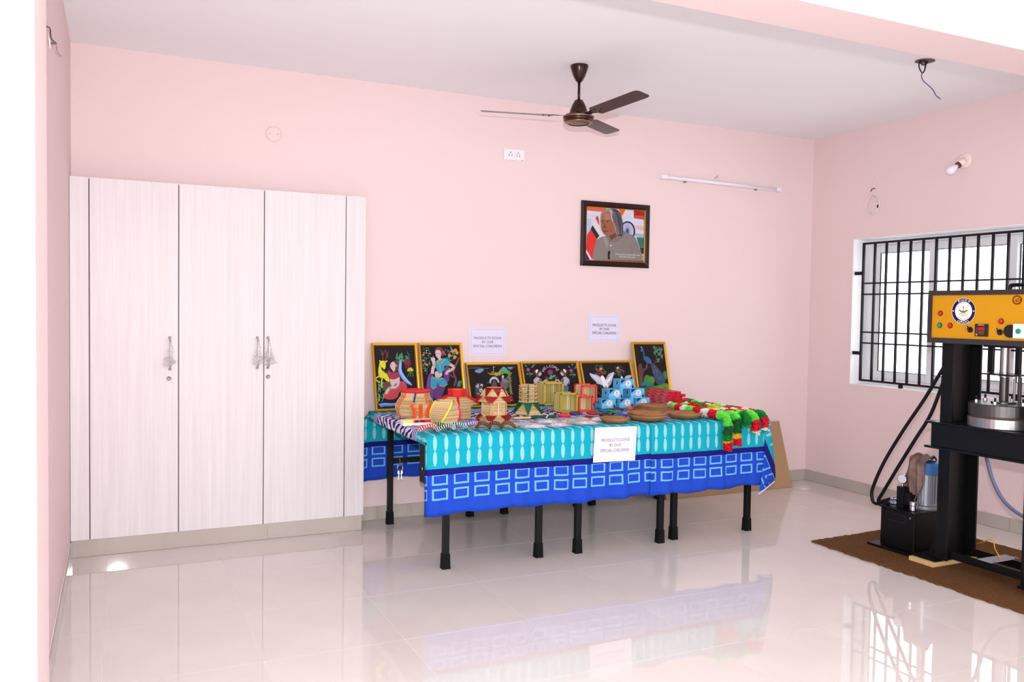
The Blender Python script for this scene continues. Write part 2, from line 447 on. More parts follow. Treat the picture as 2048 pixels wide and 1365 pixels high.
p = at(548, 268, 'y', -.01); jr = thing('junction_cover', (p.x, 0, p.z-.05), 'round pinkish junction cover on wall above the wardrobe', 'junction cover')
MB().lathe([(.05, .0005), (.05, .004), (.042, .007), (0, .007)], 28, M=Matrix.Translation((p.x, 0, p.z)) @ Matrix.Rotation(PI/2, 4, 'X')).build('plate', mat('pinkish_plate', (236, 209, 206), .6), jr, smooth=True)
for dx in (-.025, .025): MB().lathe([(.004, .007), (.004, .009), (0, .009)], 8, M=Matrix.Translation((p.x+dx, 0, p.z)) @ Matrix.Rotation(PI/2, 4, 'X')).build('screw', CHROME, jr)

# tube light
tl = thing('tube_light', (4.78, 0, 2.52), 'slim white batten tube light above the portrait', 'tube light')
a_, c_ = Vector((4.165, -.022, 2.545)), Vector((5.385, -.022, 2.530))
MB().bar(a_, c_, .042, .024).build('batten', PLASTIC, tl, bevel=.004)
dv = (c_-a_).normalized()
MB().cyl(a_+dv*.05+Vector((0, -.026, 0)), c_-dv*.05+Vector((0, -.026, 0)), .008).build('tube', mat('frosted_tube', (244, 242, 250), .25), tl, smooth=True)
MB().bar(a_-dv*.004, a_+dv*.05, .062, .032).build('end_cap', PLASTIC, tl, bevel=.003)
MB().bar(c_-dv*.05, c_+dv*.004, .062, .032).build('end_cap', PLASTIC, tl, bevel=.003)
for t in (.2, .8): MB().bar(a_+dv*(1.22*t-.008)+Vector((0, .008, -.016)), a_+dv*(1.22*t+.008)+Vector((0, .008, -.016)), .02, .012).build('clip', mat('grey_clip', (120, 118, 122), .5), tl)
wtl = MB(); q = at(1436, 350, 'y', -.008)
wtl.tube([(q.x-.035, -.012, 2.575), (q.x-.02, -.02, 2.592), (q.x, -.006, 2.605)], .002, 6, (60, 50, 60))
wtl.tube([(q.x, -.006, 2.605), (q.x+.008, -.01, 2.575), (q.x-.005, -.012, 2.557)], .002, 6, (245, 225, 220))
wtl.build('supply_wire', GLOSSY, tl)

# wire tails
WIREC = mat('black_wire', (30, 24, 34), 0.4); WIREW = mat('white_flex', (236, 228, 222), 0.4)
ch = thing('ceiling_wire_hole', tuple(at(1852, 122, 'z', H)), 'dark ceiling hole with loose wires hanging beside the beam', 'ceiling wiring')
hc = at(1850, 122, 'z', H)
MB().lathe([(.062, H-.0012), (.062, H-.0002)], 20, M=Matrix.Translation((hc.x, hc.y, 0)) @ Matrix.Diagonal((1, .85, 1, 1))).build('hole', mat('raw_hole', (112, 92, 84), .9), ch)
def cpts(pix, Y): return [at(u, v, 'y', Y) for u, v in pix]
yh = hc.y
MB().tube([(hc.x-.04, yh, H-.001)] + cpts([(1838, 128), (1839, 137), (1845, 146), (1850, 138), (1851, 128)], yh) + [(hc.x, yh, H-.001)], .004, 6).build('wire', WIREC, ch, smooth=True)
MB().tube([(hc.x-.01, yh, H-.001)] + cpts([(1852, 127), (1846, 130), (1841, 125), (1848, 121), (1855, 123), (1851, 131), (1850, 137)], yh-.01), .004, 6).build('wire', WIREC, ch, smooth=True)
MB().tube(cpts([(1845, 146), (1843, 153), (1847, 162), (1857, 171), (1866, 180), (1872, 191), (1881, 198)], yh-.005), .0032, 6).build('wire', mat('blue_wire', (88, 76, 130), .4), ch, smooth=True)

lw = thing('wall_wire_tail', tuple(at(95, 90, 'x', 0)), 'loose wire ends poking from a hole high on the left wall', 'wall wiring')
def lp(pix, off=.01): return [at(u, v, 'x', 0)+Vector((off, 0, 0)) for u, v in pix]
MB().tube([at(91, 52, 'x', 0)] + lp([(94, 56), (95, 68), (98, 78), (107, 86), (96, 86)]), .003, 6).build('wire', mat('brown_wire', (96, 66, 70), .5), lw, smooth=True)
MB().tube([at(94, 66, 'x', 0)] + lp([(93, 80), (94, 97)]), .003, 6).build('wire', WIREW, lw, smooth=True)
MB().tube(lp([(107, 88), (110, 103), (117, 112)]), .0025, 6).build('wire', mat('pink_wire', (205, 140, 140), .5), lw, smooth=True)

# bulb on the right wall
bp = at(1930, 322, 'x', W)
bh = thing('bulb_holder', (W, bp.y, bp.z-.05), 'white bulb in an angled holder on the right wall', 'light bulb')
Mb = Matrix.Translation(bp) @ Matrix.Rotation(-PI/2, 4, 'Y')
MB().lathe([(.055, .0005), (.055, .006), (.045, .012), (0, .012)], 26, M=Mb).build('base_plate', IVORY, bh, smooth=True)
Md = Matrix.Translation(bp+Vector((-.010, 0, .0))) @ Vector((-.75, .32, -.62)).to_track_quat('Z', 'Y').to_matrix().to_4x4()
MB().lathe([(.026, -.005), (.026, .03), (.022, .045)], 20, M=Md).build('holder', IVORY, bh, smooth=True)
MB().lathe([(.0225, .042), (.0225, .06), (.018, .062)], 20, M=Md).build('collar', mat('maroon_bakelite', (95, 30, 30), .4), bh, smooth=True)
MB().lathe([(.014, .058), (.016, .075), (.027, .098), (.031, .118), (.027, .138), (.014, .151), (0, .154)], 20, M=Md).build('bulb', mat('opal_glass', (240, 235, 250), .2), bh, smooth=True)

# coil of cable on right wall
cc = at(1747, 410, 'x', W)
co = thing('cable_coil', (W, cc.y, cc.z-.1), 'coil of thin white cable hanging above the window', 'cable')
for k, (dy, dz, rr) in enumerate(((0, 0, .066), (.006, -.006, .060), (-.006, .004, .064))):
    MB().tube([(W-.006-.004*k, cc.y+dy+rr*math.cos(t*PI/8), cc.z+dz+1.15*rr*math.sin(t*PI/8)) for t in range(16)], .003, 6, closed=True, smooth=2).build('loop', WIREW, co, smooth=True)
MB().tube([(W-.006, cc.y+.03, cc.z+.07), at(1744, 388, 'x', W-.01), at(1748, 370, 'x', W-.008), at(1755, 358, 'x', W-.006), at(1760, 350, 'x', W-.002)], .0028, 6).build('tail', WIREW, co, smooth=True)
MB().tube([at(1741, 383, 'x', W-.012), at(1745, 378, 'x', W-.014), at(1750, 377, 'x', W-.012)], .0035, 6).build('tape', WIREC, co)
MB().bar(at(1756, 410, 'x', W-.012), at(1756, 416, 'x', W-.012), .012, .012).build('tape', WIREC, co)

# ---- paper signs
PAPER = mat('white_paper', (224, 218, 238), 0.85, spec=0.2)
SIGN = ('PRODUCTS DONE', 'BY OUR', 'SPECIAL CHILDREN')
def sign(O, X, Y, N, label, col, slots, parent_loc, seed=0):
    t = thing('paper_sign', parent_loc, label, 'paper sign', 'printed paper signs')
    O, X, Y, N = Vector(O), Vector(X), Vector(Y), Vector(N)
    sh = MB(); M = Matrix((X.normalized(), Y.normalized(), X.cross(Y).normalized())).transposed().to_4x4(); M.translation = O
    s_ = 1 if X.cross(Y).dot(N) > 0 else -1
    nx = 6; vs = []; fs = []
    for j in range(2):
        for i in range(nx+1):
            p = O + X*(i/nx) + Y*j + N*(.0006*math.sin(i*1.3+seed)); vs.append(p); vs.append(p - N*.0006)
    for i in range(nx):
        a, b_, c, d = 2*i, 2*(i+1), 2*(nx+1)+2*(i+1), 2*(nx+1)+2*i
        fs += [(a, b_, c, d), (a+1, d+1, c+1, b_+1)]
    sh.add(vs, fs); sh.build('sheet', PAPER, t)
    A = Art(O+N*.0008, X, Y, N, (0, 0), (297, 0), (0, 210))
    A.frame((120, 125, 190), 17, 15, 280, 195, .9)
    for s2, (y, sz, sx) in zip(SIGN, slots): A.text(col, s2, 148, y, sz, 0, sx)
    A.build('lettering', t)
    return t
sl = ((79, 28, .96), (109, 27, .96), (140, 28, .95))
sign((2.548, -.002, 1.338), (.295, 0, -.002), (0, 0, -.205), (0, -1, 0), 'paper sign on the wall above the chariot picture', (110, 100, 125), sl, (2.69, 0, 1.13))
sign((3.544, -.002, 1.440), (.281, 0, -.003), (0, 0, -.208), (0, -1, 0), 'higher paper sign on the wall beneath the portrait', (75, 65, 95), ((80, 29, .95), (110, 27, .95), (141, 29, .92)), (3.68, 0, 1.23), 1)

# ---- portrait
MAHOG = mat('dark_mahogany_frame', (44, 14, 16), 0.4, spec=0.3, noise=((6, 6, 30), (32, 8, 10), .3))
GOLD = mat('gold_moulding', (214, 160, 42), 0.28, metal=0.75)
def moulding(parent, O, X, Y, N, w, t, mt, name='frame', prof=None):
    """four mitred mouldings as one frame part"""
    X_, Y_, N_ = X.normalized(), Y.normalized(), N.normalized(); wx, hy = X.length, Y.length
    prof = prof or [(0, 0), (0, t*.7), (w*.25, t), (w*.7, t*.8), (w, t*.45), (w, 0)]
    bm = MB()
    cor = [(0, 0, 1, 1), (wx, 0, -1, 1), (wx, hy, -1, -1), (0, hy, 1, -1)]
    vs = []; n = len(prof)
    for cx, cy, sx, sy in cor:
        for d, h in prof: vs.append(O + X_*(cx+sx*d) + Y_*(cy+sy*d) + N_*h)
    fs = []
    for k in range(4):
        k2 = (k+1) % 4
        for i in range(n):
            i2 = (i+1) % n; fs.append((k*n+i, k2*n+i, k2*n+i2, k*n+i2))
    bm.add(vs, fs); return bm.build(name, mt, parent)
PO, PX, PY, PN = Vector((3.456, -.004, 2.313)), Vector((.618, 0, 0)), Vector((0, 0, -.497)), Vector((0, -1, 0))
pf = thing('framed_portrait', (3.765, 0, 1.816), 'dark wooden framed portrait of a grey-haired person in a grey jacket', 'framed portrait')
moulding(pf, PO, PX, PY, PN, .043, .024, MAHOG)
moulding(pf, PO+Vector((.041, -.003, -.041)), Vector((.536, 0, 0)), Vector((0, 0, -.415)), PN, .006, .012, GOLD, 'gold_slip')
IO, IX, IY = PO+Vector((.045, -.004, -.045)), Vector((.528, 0, 0)), Vector((0, 0, -.407))
MB().box(PO.x+.01, PO.x+.608, -.0075, -.002, PO.z-.487, PO.z-.01).build('backing', mat('backing_board', (120, 95, 80), .8), pf)
A = Art(IO, IX, IY, PN, (262, 240), (1130, 318), (238, 1068))
A.poly((226, 226, 240), [(262, 240), (1130, 318), (1112, 1110), (238, 1068)])
A.poly((236, 110, 80), [(262, 240), (560, 262), (540, 330), (440, 320), (262, 300)])
A.poly((190, 210, 240), [(262, 420), (330, 430), (330, 640), (250, 720)])
A.poly((232, 215, 225), [(262, 360), (420, 380), (420, 410), (260, 390)])
A.poly((235, 105, 50), [(740, 283), (840, 292), (790, 400), (760, 350)])
A.poly((175, 45, 50), [(965, 303), (1130, 318), (1120, 460), (965, 430)])
A.poly((205, 90, 70), [(970, 385), (1125, 400), (1120, 460), (968, 432)])
A.poly((238, 190, 190), [(985, 545), (1122, 565), (1120, 640), (990, 600)])
A.poly((170, 190, 215), [(980, 670), (1122, 690), (1118, 760), (985, 720)])
A.poly((60, 125, 110), [(1000, 735), (1118, 750), (1114, 900), (1050, 900)])
A.poly((70, 60, 65), [(1050, 900), (1114, 905), (1112, 1010), (1080, 1010)])
for i in range(24):      # wheel emblem on the flag behind
    a = 2*PI*i/24; A.line((70, 75, 150), [(865, 640), (865+100*math.cos(a), 640+140*math.sin(a))], 6)
A.line((45, 40, 105), [(865+108*math.cos(2*PI*i/20), 640+150*math.sin(2*PI*i/20)) for i in range(21)], 24)
A.poly((225, 60, 60), [(415, 380), (440, 430), (445, 540), (390, 420)])
A.poly((236, 228, 225), [(380, 470), (440, 540), (480, 690), (440, 720), (355, 530)])
A.poly((45, 50, 55), [(345, 530), (445, 700), (405, 750), (320, 590)])
A.poly((232, 62, 58), [(320, 590), (405, 750), (360, 1060), (330, 1060), (248, 900), (265, 680)])
A.poly((235, 235, 245), [(248, 905), (330, 1062), (300, 1068), (245, 950)])
A.poly((45, 45, 120), [(246, 950), (300, 1068), (240, 1066)])
A.blob((146, 136, 132), [(430, 740), (560, 700), (600, 770), (700, 760), (810, 650), (960, 720), (1010, 800), (1050, 920), (1095, 1100), (900, 1105), (600, 1085), (360, 1070), (355, 940), (390, 800)])
A.blob((128, 118, 116), [(580, 720), (610, 790), (640, 780), (720, 710), (690, 690), (600, 690)])
A.line((118, 110, 108), [(600, 790), (590, 900), (585, 1080)], 7)
A.line((122, 113, 110), [(905, 860), (920, 960), (905, 1050)], 8); A.line((122, 113, 110), [(1000, 820), (950, 920), (935, 1000)], 7)
A.blob((165, 155, 150), [(500, 720), (570, 760), (560, 900), (520, 820)])
A.poly((235, 228, 222), [(600, 765), (640, 780), (615, 800)])
A.blob((134, 124, 121), [(545, 690), (580, 790), (640, 810), (740, 780), (830, 680), (810, 630), (700, 640), (600, 660)])
A.blob((120, 72, 52), [(590, 640), (720, 640), (710, 700), (630, 765), (600, 740)])       # neck
A.blob((62, 56, 66), [(600, 285), (700, 290), (760, 350), (795, 480), (800, 640), (780, 710), (720, 700), (690, 620), (650, 460), (610, 350)])
A.blob((150, 145, 150), [(480, 330), (560, 285), (640, 290), (640, 380), (560, 340), (500, 380), (470, 470), (455, 570), (460, 430)])
A.blob((166, 106, 78), [(500, 360), (560, 325), (620, 350), (650, 470), (690, 560), (690, 650), (600, 700), (530, 690), (490, 640), (470, 580), (475, 470)])
A.blob((190, 128, 96), [(520, 370), (570, 345), (610, 400), (600, 450), (530, 450)])
for x0 in range(9):
    A.line(random.choice([(165, 160, 168), (110, 105, 115), (200, 195, 200)]), [(610+x0*14, 300+x0*4), (640+x0*17, 430), (670+x0*14, 560), (700+x0*10, 690)], 5)
A.line((215, 210, 212), [(620, 300), (625, 400), (645, 480)], 12)
for ex in (492, 575):
    A.line((70, 50, 48), [(ex-28, 475), (ex, 462), (ex+32, 470)], 10); A.ell((170, 140, 125), ex+2, 489, 20, 7); A.ell((40, 28, 30), ex-2, 489, 9, 9)
A.blob((130, 80, 60), [(520, 490), (512, 540), (495, 575), (530, 590), (552, 570), (535, 530)])
A.blob((140, 72, 66), [(505, 628), (540, 615), (585, 625), (545, 645), (515, 645)])
A.line((95, 60, 48), [(485, 600), (500, 660)], 5); A.line((110, 68, 52), [(600, 590), (625, 640)], 6)
A.ell((225, 220, 220), 610, 858, 14, 14); A.line((35, 35, 40), [(588, 945), (580, 1000), (582, 1070)], 34); A.line((90, 110, 120), [(592, 1000), (590, 1040)], 12)
A.text((250, 248, 250), 'If You want to shine like a Sun', 868, 1012, 33, .085, .93)
A.text((250, 248, 250), 'First burn like a Sun', 860, 1048, 33, .085, .93)
A.build('photograph', pf)
PGL = mat('picture_glass', (255, 255, 255), 0.03, trans=1.0, ior=1.03, spec=.3)
MB().box(PO.x+.045, PO.x+.573, -.0135, -.0125, PO.z-.452, PO.z-.045).build('glass', PGL, pf)

# ------------------------------------------------------------------ tables
TZ = .755
BLK = mat('black_powder_coat', (9, 9, 10), 0.45, spec=0.25)
TOPM = mat('dark_table_laminate', (70, 55, 48), 0.5)
def table(x0, x1, xl, xr, yf, yb, label, lgy):
    t = thing('folding_table', ((x0+x1)/2, -.66, 0), label, 'table', 'tables under the printed cloths')
    MB().box(x0, x1, -1.262, -.092, TZ-.022, TZ).build('table_top', TOPM, t, bevel=.003)
    ap = MB(); yi, yo = lgy
    for x in (xl, xr): ap.box(x-.012, x+.012, yi+.02, yo-.02, TZ-.062, TZ-.0225)
    for y in (yi, yo): ap.box(xl+.013, xr-.013, y-.012, y+.012, TZ-.062, TZ-.0225)
    ap.build('apron', BLK, t)
    for x in (xl, xr):
        for y in (yi, yo):
            l = MB().box(x-.018, x+.018, y-.018, y+.018, .06, TZ-.0225).build('leg', BLK, t, bevel=.003)
            MB().lathe([(.034, .0005), (.032, .012), (.0295, .085)], 4, M=Matrix.Translation((x, y, 0)) @ Matrix.Rotation(PI/4, 4, 'Z')).build('rubber_foot', RUB, l)
    MB().box(xl+.019, xr-.019, yo-.012, yo+.012, .417, .447).build('rear_stretcher', BLK, t)
    return t
t1 = table(1.80, 2.612, 1.924, 2.512, 0, 0, 'leftmost black-legged table beside the wardrobe', (-1.225, -.150))
dr = MB().box(1.945, 2.35, -1.10, -.70, .395, TZ-.064).build('drawer_box', BLK, t1, bevel=.003)
MB().lathe([(.011, 0), (.011, .006), (0, .006)], 14, M=Matrix.Translation((1.945, -.76, .485)) @ Matrix.Rotation(-PI/2, 4, 'Y')).build('lock', CHROME, dr, smooth=True)
MB().box(1.9435, 1.945, -1.09, -.71, .585, .588).build('seam', DARK, dr)
table(2.616, 3.438, 2.773, 3.374, 0, 0, 'middle black-legged table under the cloths', (-1.235, -.165))
table(3.442, 4.205, 3.503, 4.106, 0, 0, 'rightmost black-legged table next to the cardboard sheet', (-1.200, -.165))

# keys hanging on the stretcher
ks = thing('key_bunch', (1.985, -.168, .32), 'small bunch of keys hanging from the left table stretcher', 'keys')
MB().tube([(1.985, -.165, .452), (1.985, -.180, .435), (1.985, -.178, .40), (1.985, -.172, .41), (1.985, -.160, .449)], .0016, 6, smooth=3).build('cord', mat('orange_cord', (180, 90, 40), .7), ks)
MB().tube([(1.985+.02*math.cos(i*PI/5), -.178, .385+.02*math.sin(i*PI/5)) for i in range(10)], .003, 6, closed=True, smooth=2).build('ring', CHROME, ks, smooth=True)
for dx, rot in ((-.006, .12), (.006, -.08)):
    Mk = Matrix.Translation((1.985+dx, -.18, .365)) @ Matrix.Rotation(rot, 4, 'Y')
    k = MB(); k.box(-.011, .011, -.0012, .0012, -.022, 0, M=Mk); k.box(-.0035, .0035, -.0012, .0012, -.062, -.022, M=Mk); k.box(.0035, .007, -.0012, .0012, -.055, -.05, M=Mk)
    k.build('key', CHROME, ks)

# ---- printed cloth material (pattern by cloth length and width)
def cloth_material():
    M = bpy.data.materials.new('printed_cotton'); M.use_nodes = True; nt = M.node_tree; N = nt.nodes; L = nt.links
    b = N['Principled BSDF']; b.inputs['Roughness'].default_value = .85; b.inputs['Specular IOR Level'].default_value = .15
    uv = N.new('ShaderNodeUVMap'); sp = N.new('ShaderNodeSeparateXYZ'); L.new(uv.outputs[0], sp.inputs[0]); U, V = sp.outputs[0], sp.outputs[1]
    def ma(op, a, b_=None, c=None):
        n = N.new('ShaderNodeMath'); n.operation = op
        for i, x in enumerate((a, b_, c)):
            if x is None: continue
            if isinstance(x, (int, float)): n.inputs[i].default_value = x
            else: L.new(x, n.inputs[i])
        return n.outputs[0]
    def less(a, t): return ma('LESS_THAN', a, t)
    def more(a, t): return ma('GREATER_THAN', a, t)
    def mix(f, a, b_):
        n = N.new('ShaderNodeMix'); n.data_type = 'RGBA'; L.new(f, n.inputs[0])
        for i, x in ((6, a), (7, b_)):
            if isinstance(x, tuple): n.inputs[i].default_value = lin(x)
            else: L.new(x, n.inputs[i])
        return n.outputs[2]
    # squares
    a = ma('MULTIPLY', ma('ABSOLUTE', ma('SUBTRACT', ma('FRACT', ma('DIVIDE', U, .127)), .5)), .127)
    bb = ma('ABSOLUTE', ma('SUBTRACT', ma('ABSOLUTE', ma('SUBTRACT', V, .157)), .041))
    sq = ma('SUBTRACT', ma('MULTIPLY', less(a, .047), less(bb, .031)), ma('MULTIPLY', less(a, .0365), less(bb, .021)))
    c = mix(sq, (32, 70, 186), (108, 178, 224))
    c = mix(more(V, .223), c, (24, 22, 112))
    # leaf row
    u1 = ma('MULTIPLY', ma('SUBTRACT', ma('FRACT', ma('DIVIDE', U, .0668)), .5), .0668/.0118)
    v1 = ma('MULTIPLY', ma('SUBTRACT', ma('FRACT', ma('DIVIDE', ma('SUBTRACT', V, .272), .0845)), .5), .0845/.041)
    el = less(ma('ADD', ma('MULTIPLY', u1, u1), ma('POWER', ma('ABSOLUTE', v1), 2.0)), 1.0)
    tq = mix(ma('MULTIPLY', el, more(V, .272)), (18, 160, 180), (140, 200, 207))
    c = mix(more(V, .258), c, tq)
    # stripes, then zebra
    st = ma('FRACT', ma('DIVIDE', V, .030))
    c = mix(more(V, .615), c, mix(less(st, .55), (214, 214, 238), (40, 72, 150)))
    wv = N.new('ShaderNodeTexWave'); wv.bands_direction = 'DIAGONAL'; wv.inputs['Scale'].default_value = 9.0
    wv.inputs['Distortion'].default_value = 5.5; wv.inputs['Detail'].default_value = 1.5; wv.inputs['Detail Scale'].default_value = 1.6
    L.new(uv.outputs[0], wv.inputs[0])
    zb = mix(more(wv.outputs[1], .56), (226, 216, 236), (38, 36, 104))
    c = mix(more(V, .70), c, zb)
    # faint weave
    nz = N.new('ShaderNodeTexNoise'); nz.inputs['Scale'].default_value = 900; L.new(uv.outputs[0], nz.inputs[0])
    bp_ = N.new('ShaderNodeBump'); bp_.inputs['Strength'].default_value = .06; L.new(nz.outputs[0], bp_.inputs['Height']); L.new(bp_.outputs[0], b.inputs['Normal'])
    L.new(c, b.inputs['Base Color']); return M
CLOTH = cloth_material()
CZ = TZ+.004
def cloth(name, label, x0, x1, yfront, lift, ph, left_over=0, right_over=0, drop=.44, bdrop=.465):
    """x0..x1 on the table; left_over / right_over hang over the side edges"""
    yb = -.078; zt = CZ+lift; rb = .012
    prof = []          # (y, z, drop-weight, v)
    nfd = 14
    topL = (yb-yfront)
    for i in range(nfd+1):
        d = drop*(1-i/nfd); prof.append((yfront, zt-d, d, drop-d))
    nt_ = 26
    for i in range(1, nt_): prof.append((yfront+topL*i/nt_, zt, 0, min(drop+topL*i/nt_, bdrop+topL*(1-i/nt_))))
    for i in range(nfd+1):
        d = bdrop*i/nfd; prof.append((yb, zt-d, -d, bdrop-d))
    s_list = []
    nx = int((x1-x0)/.022)
    if left_over: s_list += [(x0, -left_over*(1-i/3)) for i in range(3)]
    s_list += [(x0+(x1-x0)*i/nx, 0) for i in range(nx+1)]
    if right_over: s_list += [(x1, right_over*(i+1)/8) for i in range(8)]
    vs = []; uv = []
    for x, e in s_list:
        for (y, z, d, v) in prof:
            X, Y, Z = x, y, z
            dd = abs(d); w = dd/drop
            sgn = -1 if d > 0 else 1
            n_ = .007*math.sin(x*14.7+ph)+.006*math.sin(x*31+1.7*ph)+.004*math.sin(x*57+ph*.5+dd*6)
            if d > 0: Y += -.004 - abs(n_)*w*1.5 - .002*math.sin(dd*30+x*9)*w
            elif d < 0: Y += .004 + .35*n_*w
            else: Z += .0012*(math.sin(x*23+y*31+ph)+1)
            if d: Z += .004*math.sin(x*6+ph)*w - (.006 if dd > drop-.01 else 0)*math.sin(x*21+ph)
            # soften the table edge
            if d == 0 and (y-yfront < .02): Z -= .002
            if e < 0:      # short overhang on the left side of the table
                o_ = -e
                if d == 0: X -= .006; Z -= o_
                elif d > 0: X -= o_*.15; Y += o_*.5; Z -= o_*.1
                else: X -= o_*.8; Y -= o_*.1; Z -= o_*.15
            elif e > 0:    # right end: cloth falls over the side, the corner makes a hanging fold
                if d > 0:
                    ww = min(1, dd/.12)
                    X += .012+e*.62; Y += e*.55; Z -= e*(.78*ww + 1.0*(1-ww))
                elif d < 0: X += .01+e*.3; Y -= e*.2; Z -= e*.6
                else:
                    X += .012 + e*.25; Z -= e*.95
            vs.append((X, Y, Z)); uv.append((x+e-1.8, v))
    m_ = len(prof); fs = []
    for i in range(len(s_list)-1):
        for j in range(m_-1): fs.append((i*m_+j, (i+1)*m_+j, (i+1)*m_+j+1, i*m_+j+1))
    bm = MB(); bm.add(vs, fs); bm.uv = uv
    o = bm.build(name, CLOTH, smooth=True); tag(o, label, 'tablecloth', 'printed blue tablecloths')
    sd = o.modifiers.new('thick', 'SOLIDIFY'); sd.thickness = .0012; sd.offset = 1
    return o
rc = cloth('tablecloth', 'printed tablecloth with blue squares over the right-hand table, folded at its corner', 3.235, 4.195, -1.270, .001, 2.1, right_over=.03, bdrop=.10)
# hanging corner fold: the cloth turned round at the corner, so its print runs slanting
rows_ = [((1527, 837), (1539, 838)), ((1529, 862), (1542, 862)), ((1529, 886), (1545, 888)), ((1528, 910), (1548, 914)), ((1526, 932), (1550, 938)), ((1523, 955), (1551, 954)), ((1517, 989), (1549, 964))]
fb_ = MB(); vs = []; fuv = []; NC = 7
for i in range(19):
    f_ = i/18*(len(rows_)-1); k = min(len(rows_)-2, int(f_)); f_ -= k
    for j in range(NC):
        g_ = j/(NC-1)
        l_ = [rows_[k][0][a]*(1-f_)+rows_[k+1][0][a]*f_ for a in (0, 1)]; r2 = [rows_[k][1][a]*(1-f_)+rows_[k+1][1][a]*f_ for a in (0, 1)]
        px, py = l_[0]*(1-g_)+r2[0]*g_, l_[1]*(1-g_)+r2[1]*g_
        w_ = i/18
        vs.append(at(px, py, 'y', -1.292+.07*g_*w_-.02*math.sin(PI*g_)*w_))
        fuv.append((((px-1539)*.37+(py-918)*.93)/300+.05, max(.004, .24-((px-1539)*-.93+(py-918)*.37)/300)))
fs = [(i*NC+j, i*NC+j+1, (i+1)*NC+j+1, (i+1)*NC+j) for i in range(18) for j in range(NC-1)]
fb_.add(vs, fs); fb_.uv = fuv
fo = fb_.build('corner_fold', CLOTH, rc, smooth=True); sd = fo.modifiers.new('thick', 'SOLIDIFY'); sd.thickness = .0014
hm = MB().tube([at(1517, 989, 'y', -1.294), at(1535, 975, 'y', -1.285), at(1549, 963, 'y', -1.236)], .0035, 6, smooth=4).build('white_hem', mat('white_hem', (226, 222, 232), .8), rc)
cloth('tablecloth', 'wider printed tablecloth with zebra centre covering the left tables', 1.793, 3.262, -1.276, .0055, .6, left_over=.055)
TT = CZ+.0095       # height of the covered table top

# sign pinned on the cloth
q0, q1, q2 = at(1190, 856, 'y', -1.305), at(1274, 853, 'y', -1.305), at(1186, 926, 'y', -1.305)
sign(q0, q1-q0, q2-q0, (0, -1, 0), 'paper sign pinned on the front of the turquoise tablecloth', (120, 112, 128), ((80, 27, .9), (111, 26, .9), (142, 27, .88)), (q0+q1)/2+Vector((0, 0, -.2)), 2)

# ------------------------------------------------------------------ framed pictures leaning on the wall
def art_frame(x0, x1, ztop, label, corners, ybot=-.150, ytop=-.030):
    zb = TT+.001; O = Vector((x0, ytop, ztop)); X = Vector((x1-x0, 0, 0)); Y = Vector((0, ybot-ytop, zb-ztop)); N = X.cross(Y).normalized()
    if N.y > 0: N = -N
    t = thing('framed_picture', ((x0+x1)/2, ybot, zb), label, 'framed picture', 'gold framed black paintings')
    fwid = .019
    moulding(t, O, X, Y, N, fwid, .016, GOLD)
    Xn, Yn = X.normalized(), Y.normalized()
    O2 = O+Xn*(fwid-.003)+Yn*(fwid-.003); X2 = X-Xn*2*(fwid-.003); Y2 = Y-Yn*2*(fwid-.003)
    Mx = Matrix((Xn, Yn, Xn.cross(Yn))).transposed().to_4x4(); Mx.translation = O2
    sg = 1 if Xn.cross(Yn).dot(N) > 0 else -1
    MB().box(0, X2.length, 0, Y2.length, min(.001*sg, .005*sg), max(.001*sg, .005*sg), M=Mx).build('board', mat('black_velvet', (30, 22, 24), .75, spec=.25), t)
    A = Art(O2+N*.005, X2, Y2, N, *corners); return t, A
G1 = [(70, 150, 100), (60, 130, 95), (90, 165, 115)]; TEAL = [(60, 130, 125), (80, 150, 140), (50, 110, 105)]
# 1 deer and seated woman
t, A = art_frame(1.815, 2.140, 1.225, 'gold framed painting of a woman kneeling with a yellow deer', ((130, 105), (885, 105), (200, 1255)))
BR_ = (124, 68, 60)
for l in ([(300, 385), (296, 300), (265, 180)], [(297, 290), (325, 210)], [(290, 270), (258, 255)], [(345, 385), (372, 290), (342, 180)], [(372, 300), (405, 215)], [(385, 320), (408, 300)]): A.line(BR_, l, 13)
DE = (205, 205, 52)
A.blob(DE, [(250, 400), (300, 385), (345, 410), (348, 500), (320, 545), (285, 500), (270, 540), (330, 600), (390, 650), (420, 770), (350, 745), (310, 700), (255, 690), (220, 640), (218, 540), (235, 450)])
A.leaf(DE, 262, 410, 45, 28, -2.2); A.leaf(DE, 340, 405, 52, 26, -.35)
A.line(DE, [(240, 660), (175, 700), (185, 740), (245, 775)], 20); A.line(DE, [(290, 690), (272, 780), (270, 870)], 22)
for i in range(14): A.ell((150, 145, 40), random.uniform(235, 380), random.uniform(560, 720), 7, 9)
A.ell((60, 50, 30), 305, 440, 7, 7); A.line((70, 60, 40), [(240, 470), (290, 530)], 6)
A.blob((104, 74, 62), [(290, 790), (430, 780), (450, 880), (360, 930), (290, 910)])
for k in range(4): A.line((80, 55, 48), [(300, 800+30*k), (420, 800+25*k)], 5)
A.blob((110, 150, 222), [(590, 395), (640, 380), (642, 560), (700, 690), (812, 800), (822, 850), (700, 780), (625, 690), (575, 560)])
for k in range(4): A.line((170, 200, 240), [(605+10*k, 410), (600+10*k, 540), (650+12*k, 660), (770+10*k, 810)], 5)
A.blob((186, 72, 80), [(600, 770), (690, 780), (740, 860), (720, 900), (600, 960), (560, 1050), (470, 1090), (370, 1085), (305, 1040), (320, 980), (440, 910), (560, 880)])
A.line((140, 50, 60), [(640, 790), (600, 880), (540, 960), (420, 1060)], 6); A.line((140, 50, 60), [(700, 860), (600, 930)], 5)
SK = (200, 176, 178)
A.blob(SK, [(430, 700), (540, 690), (560, 760), (500, 840), (445, 830)])
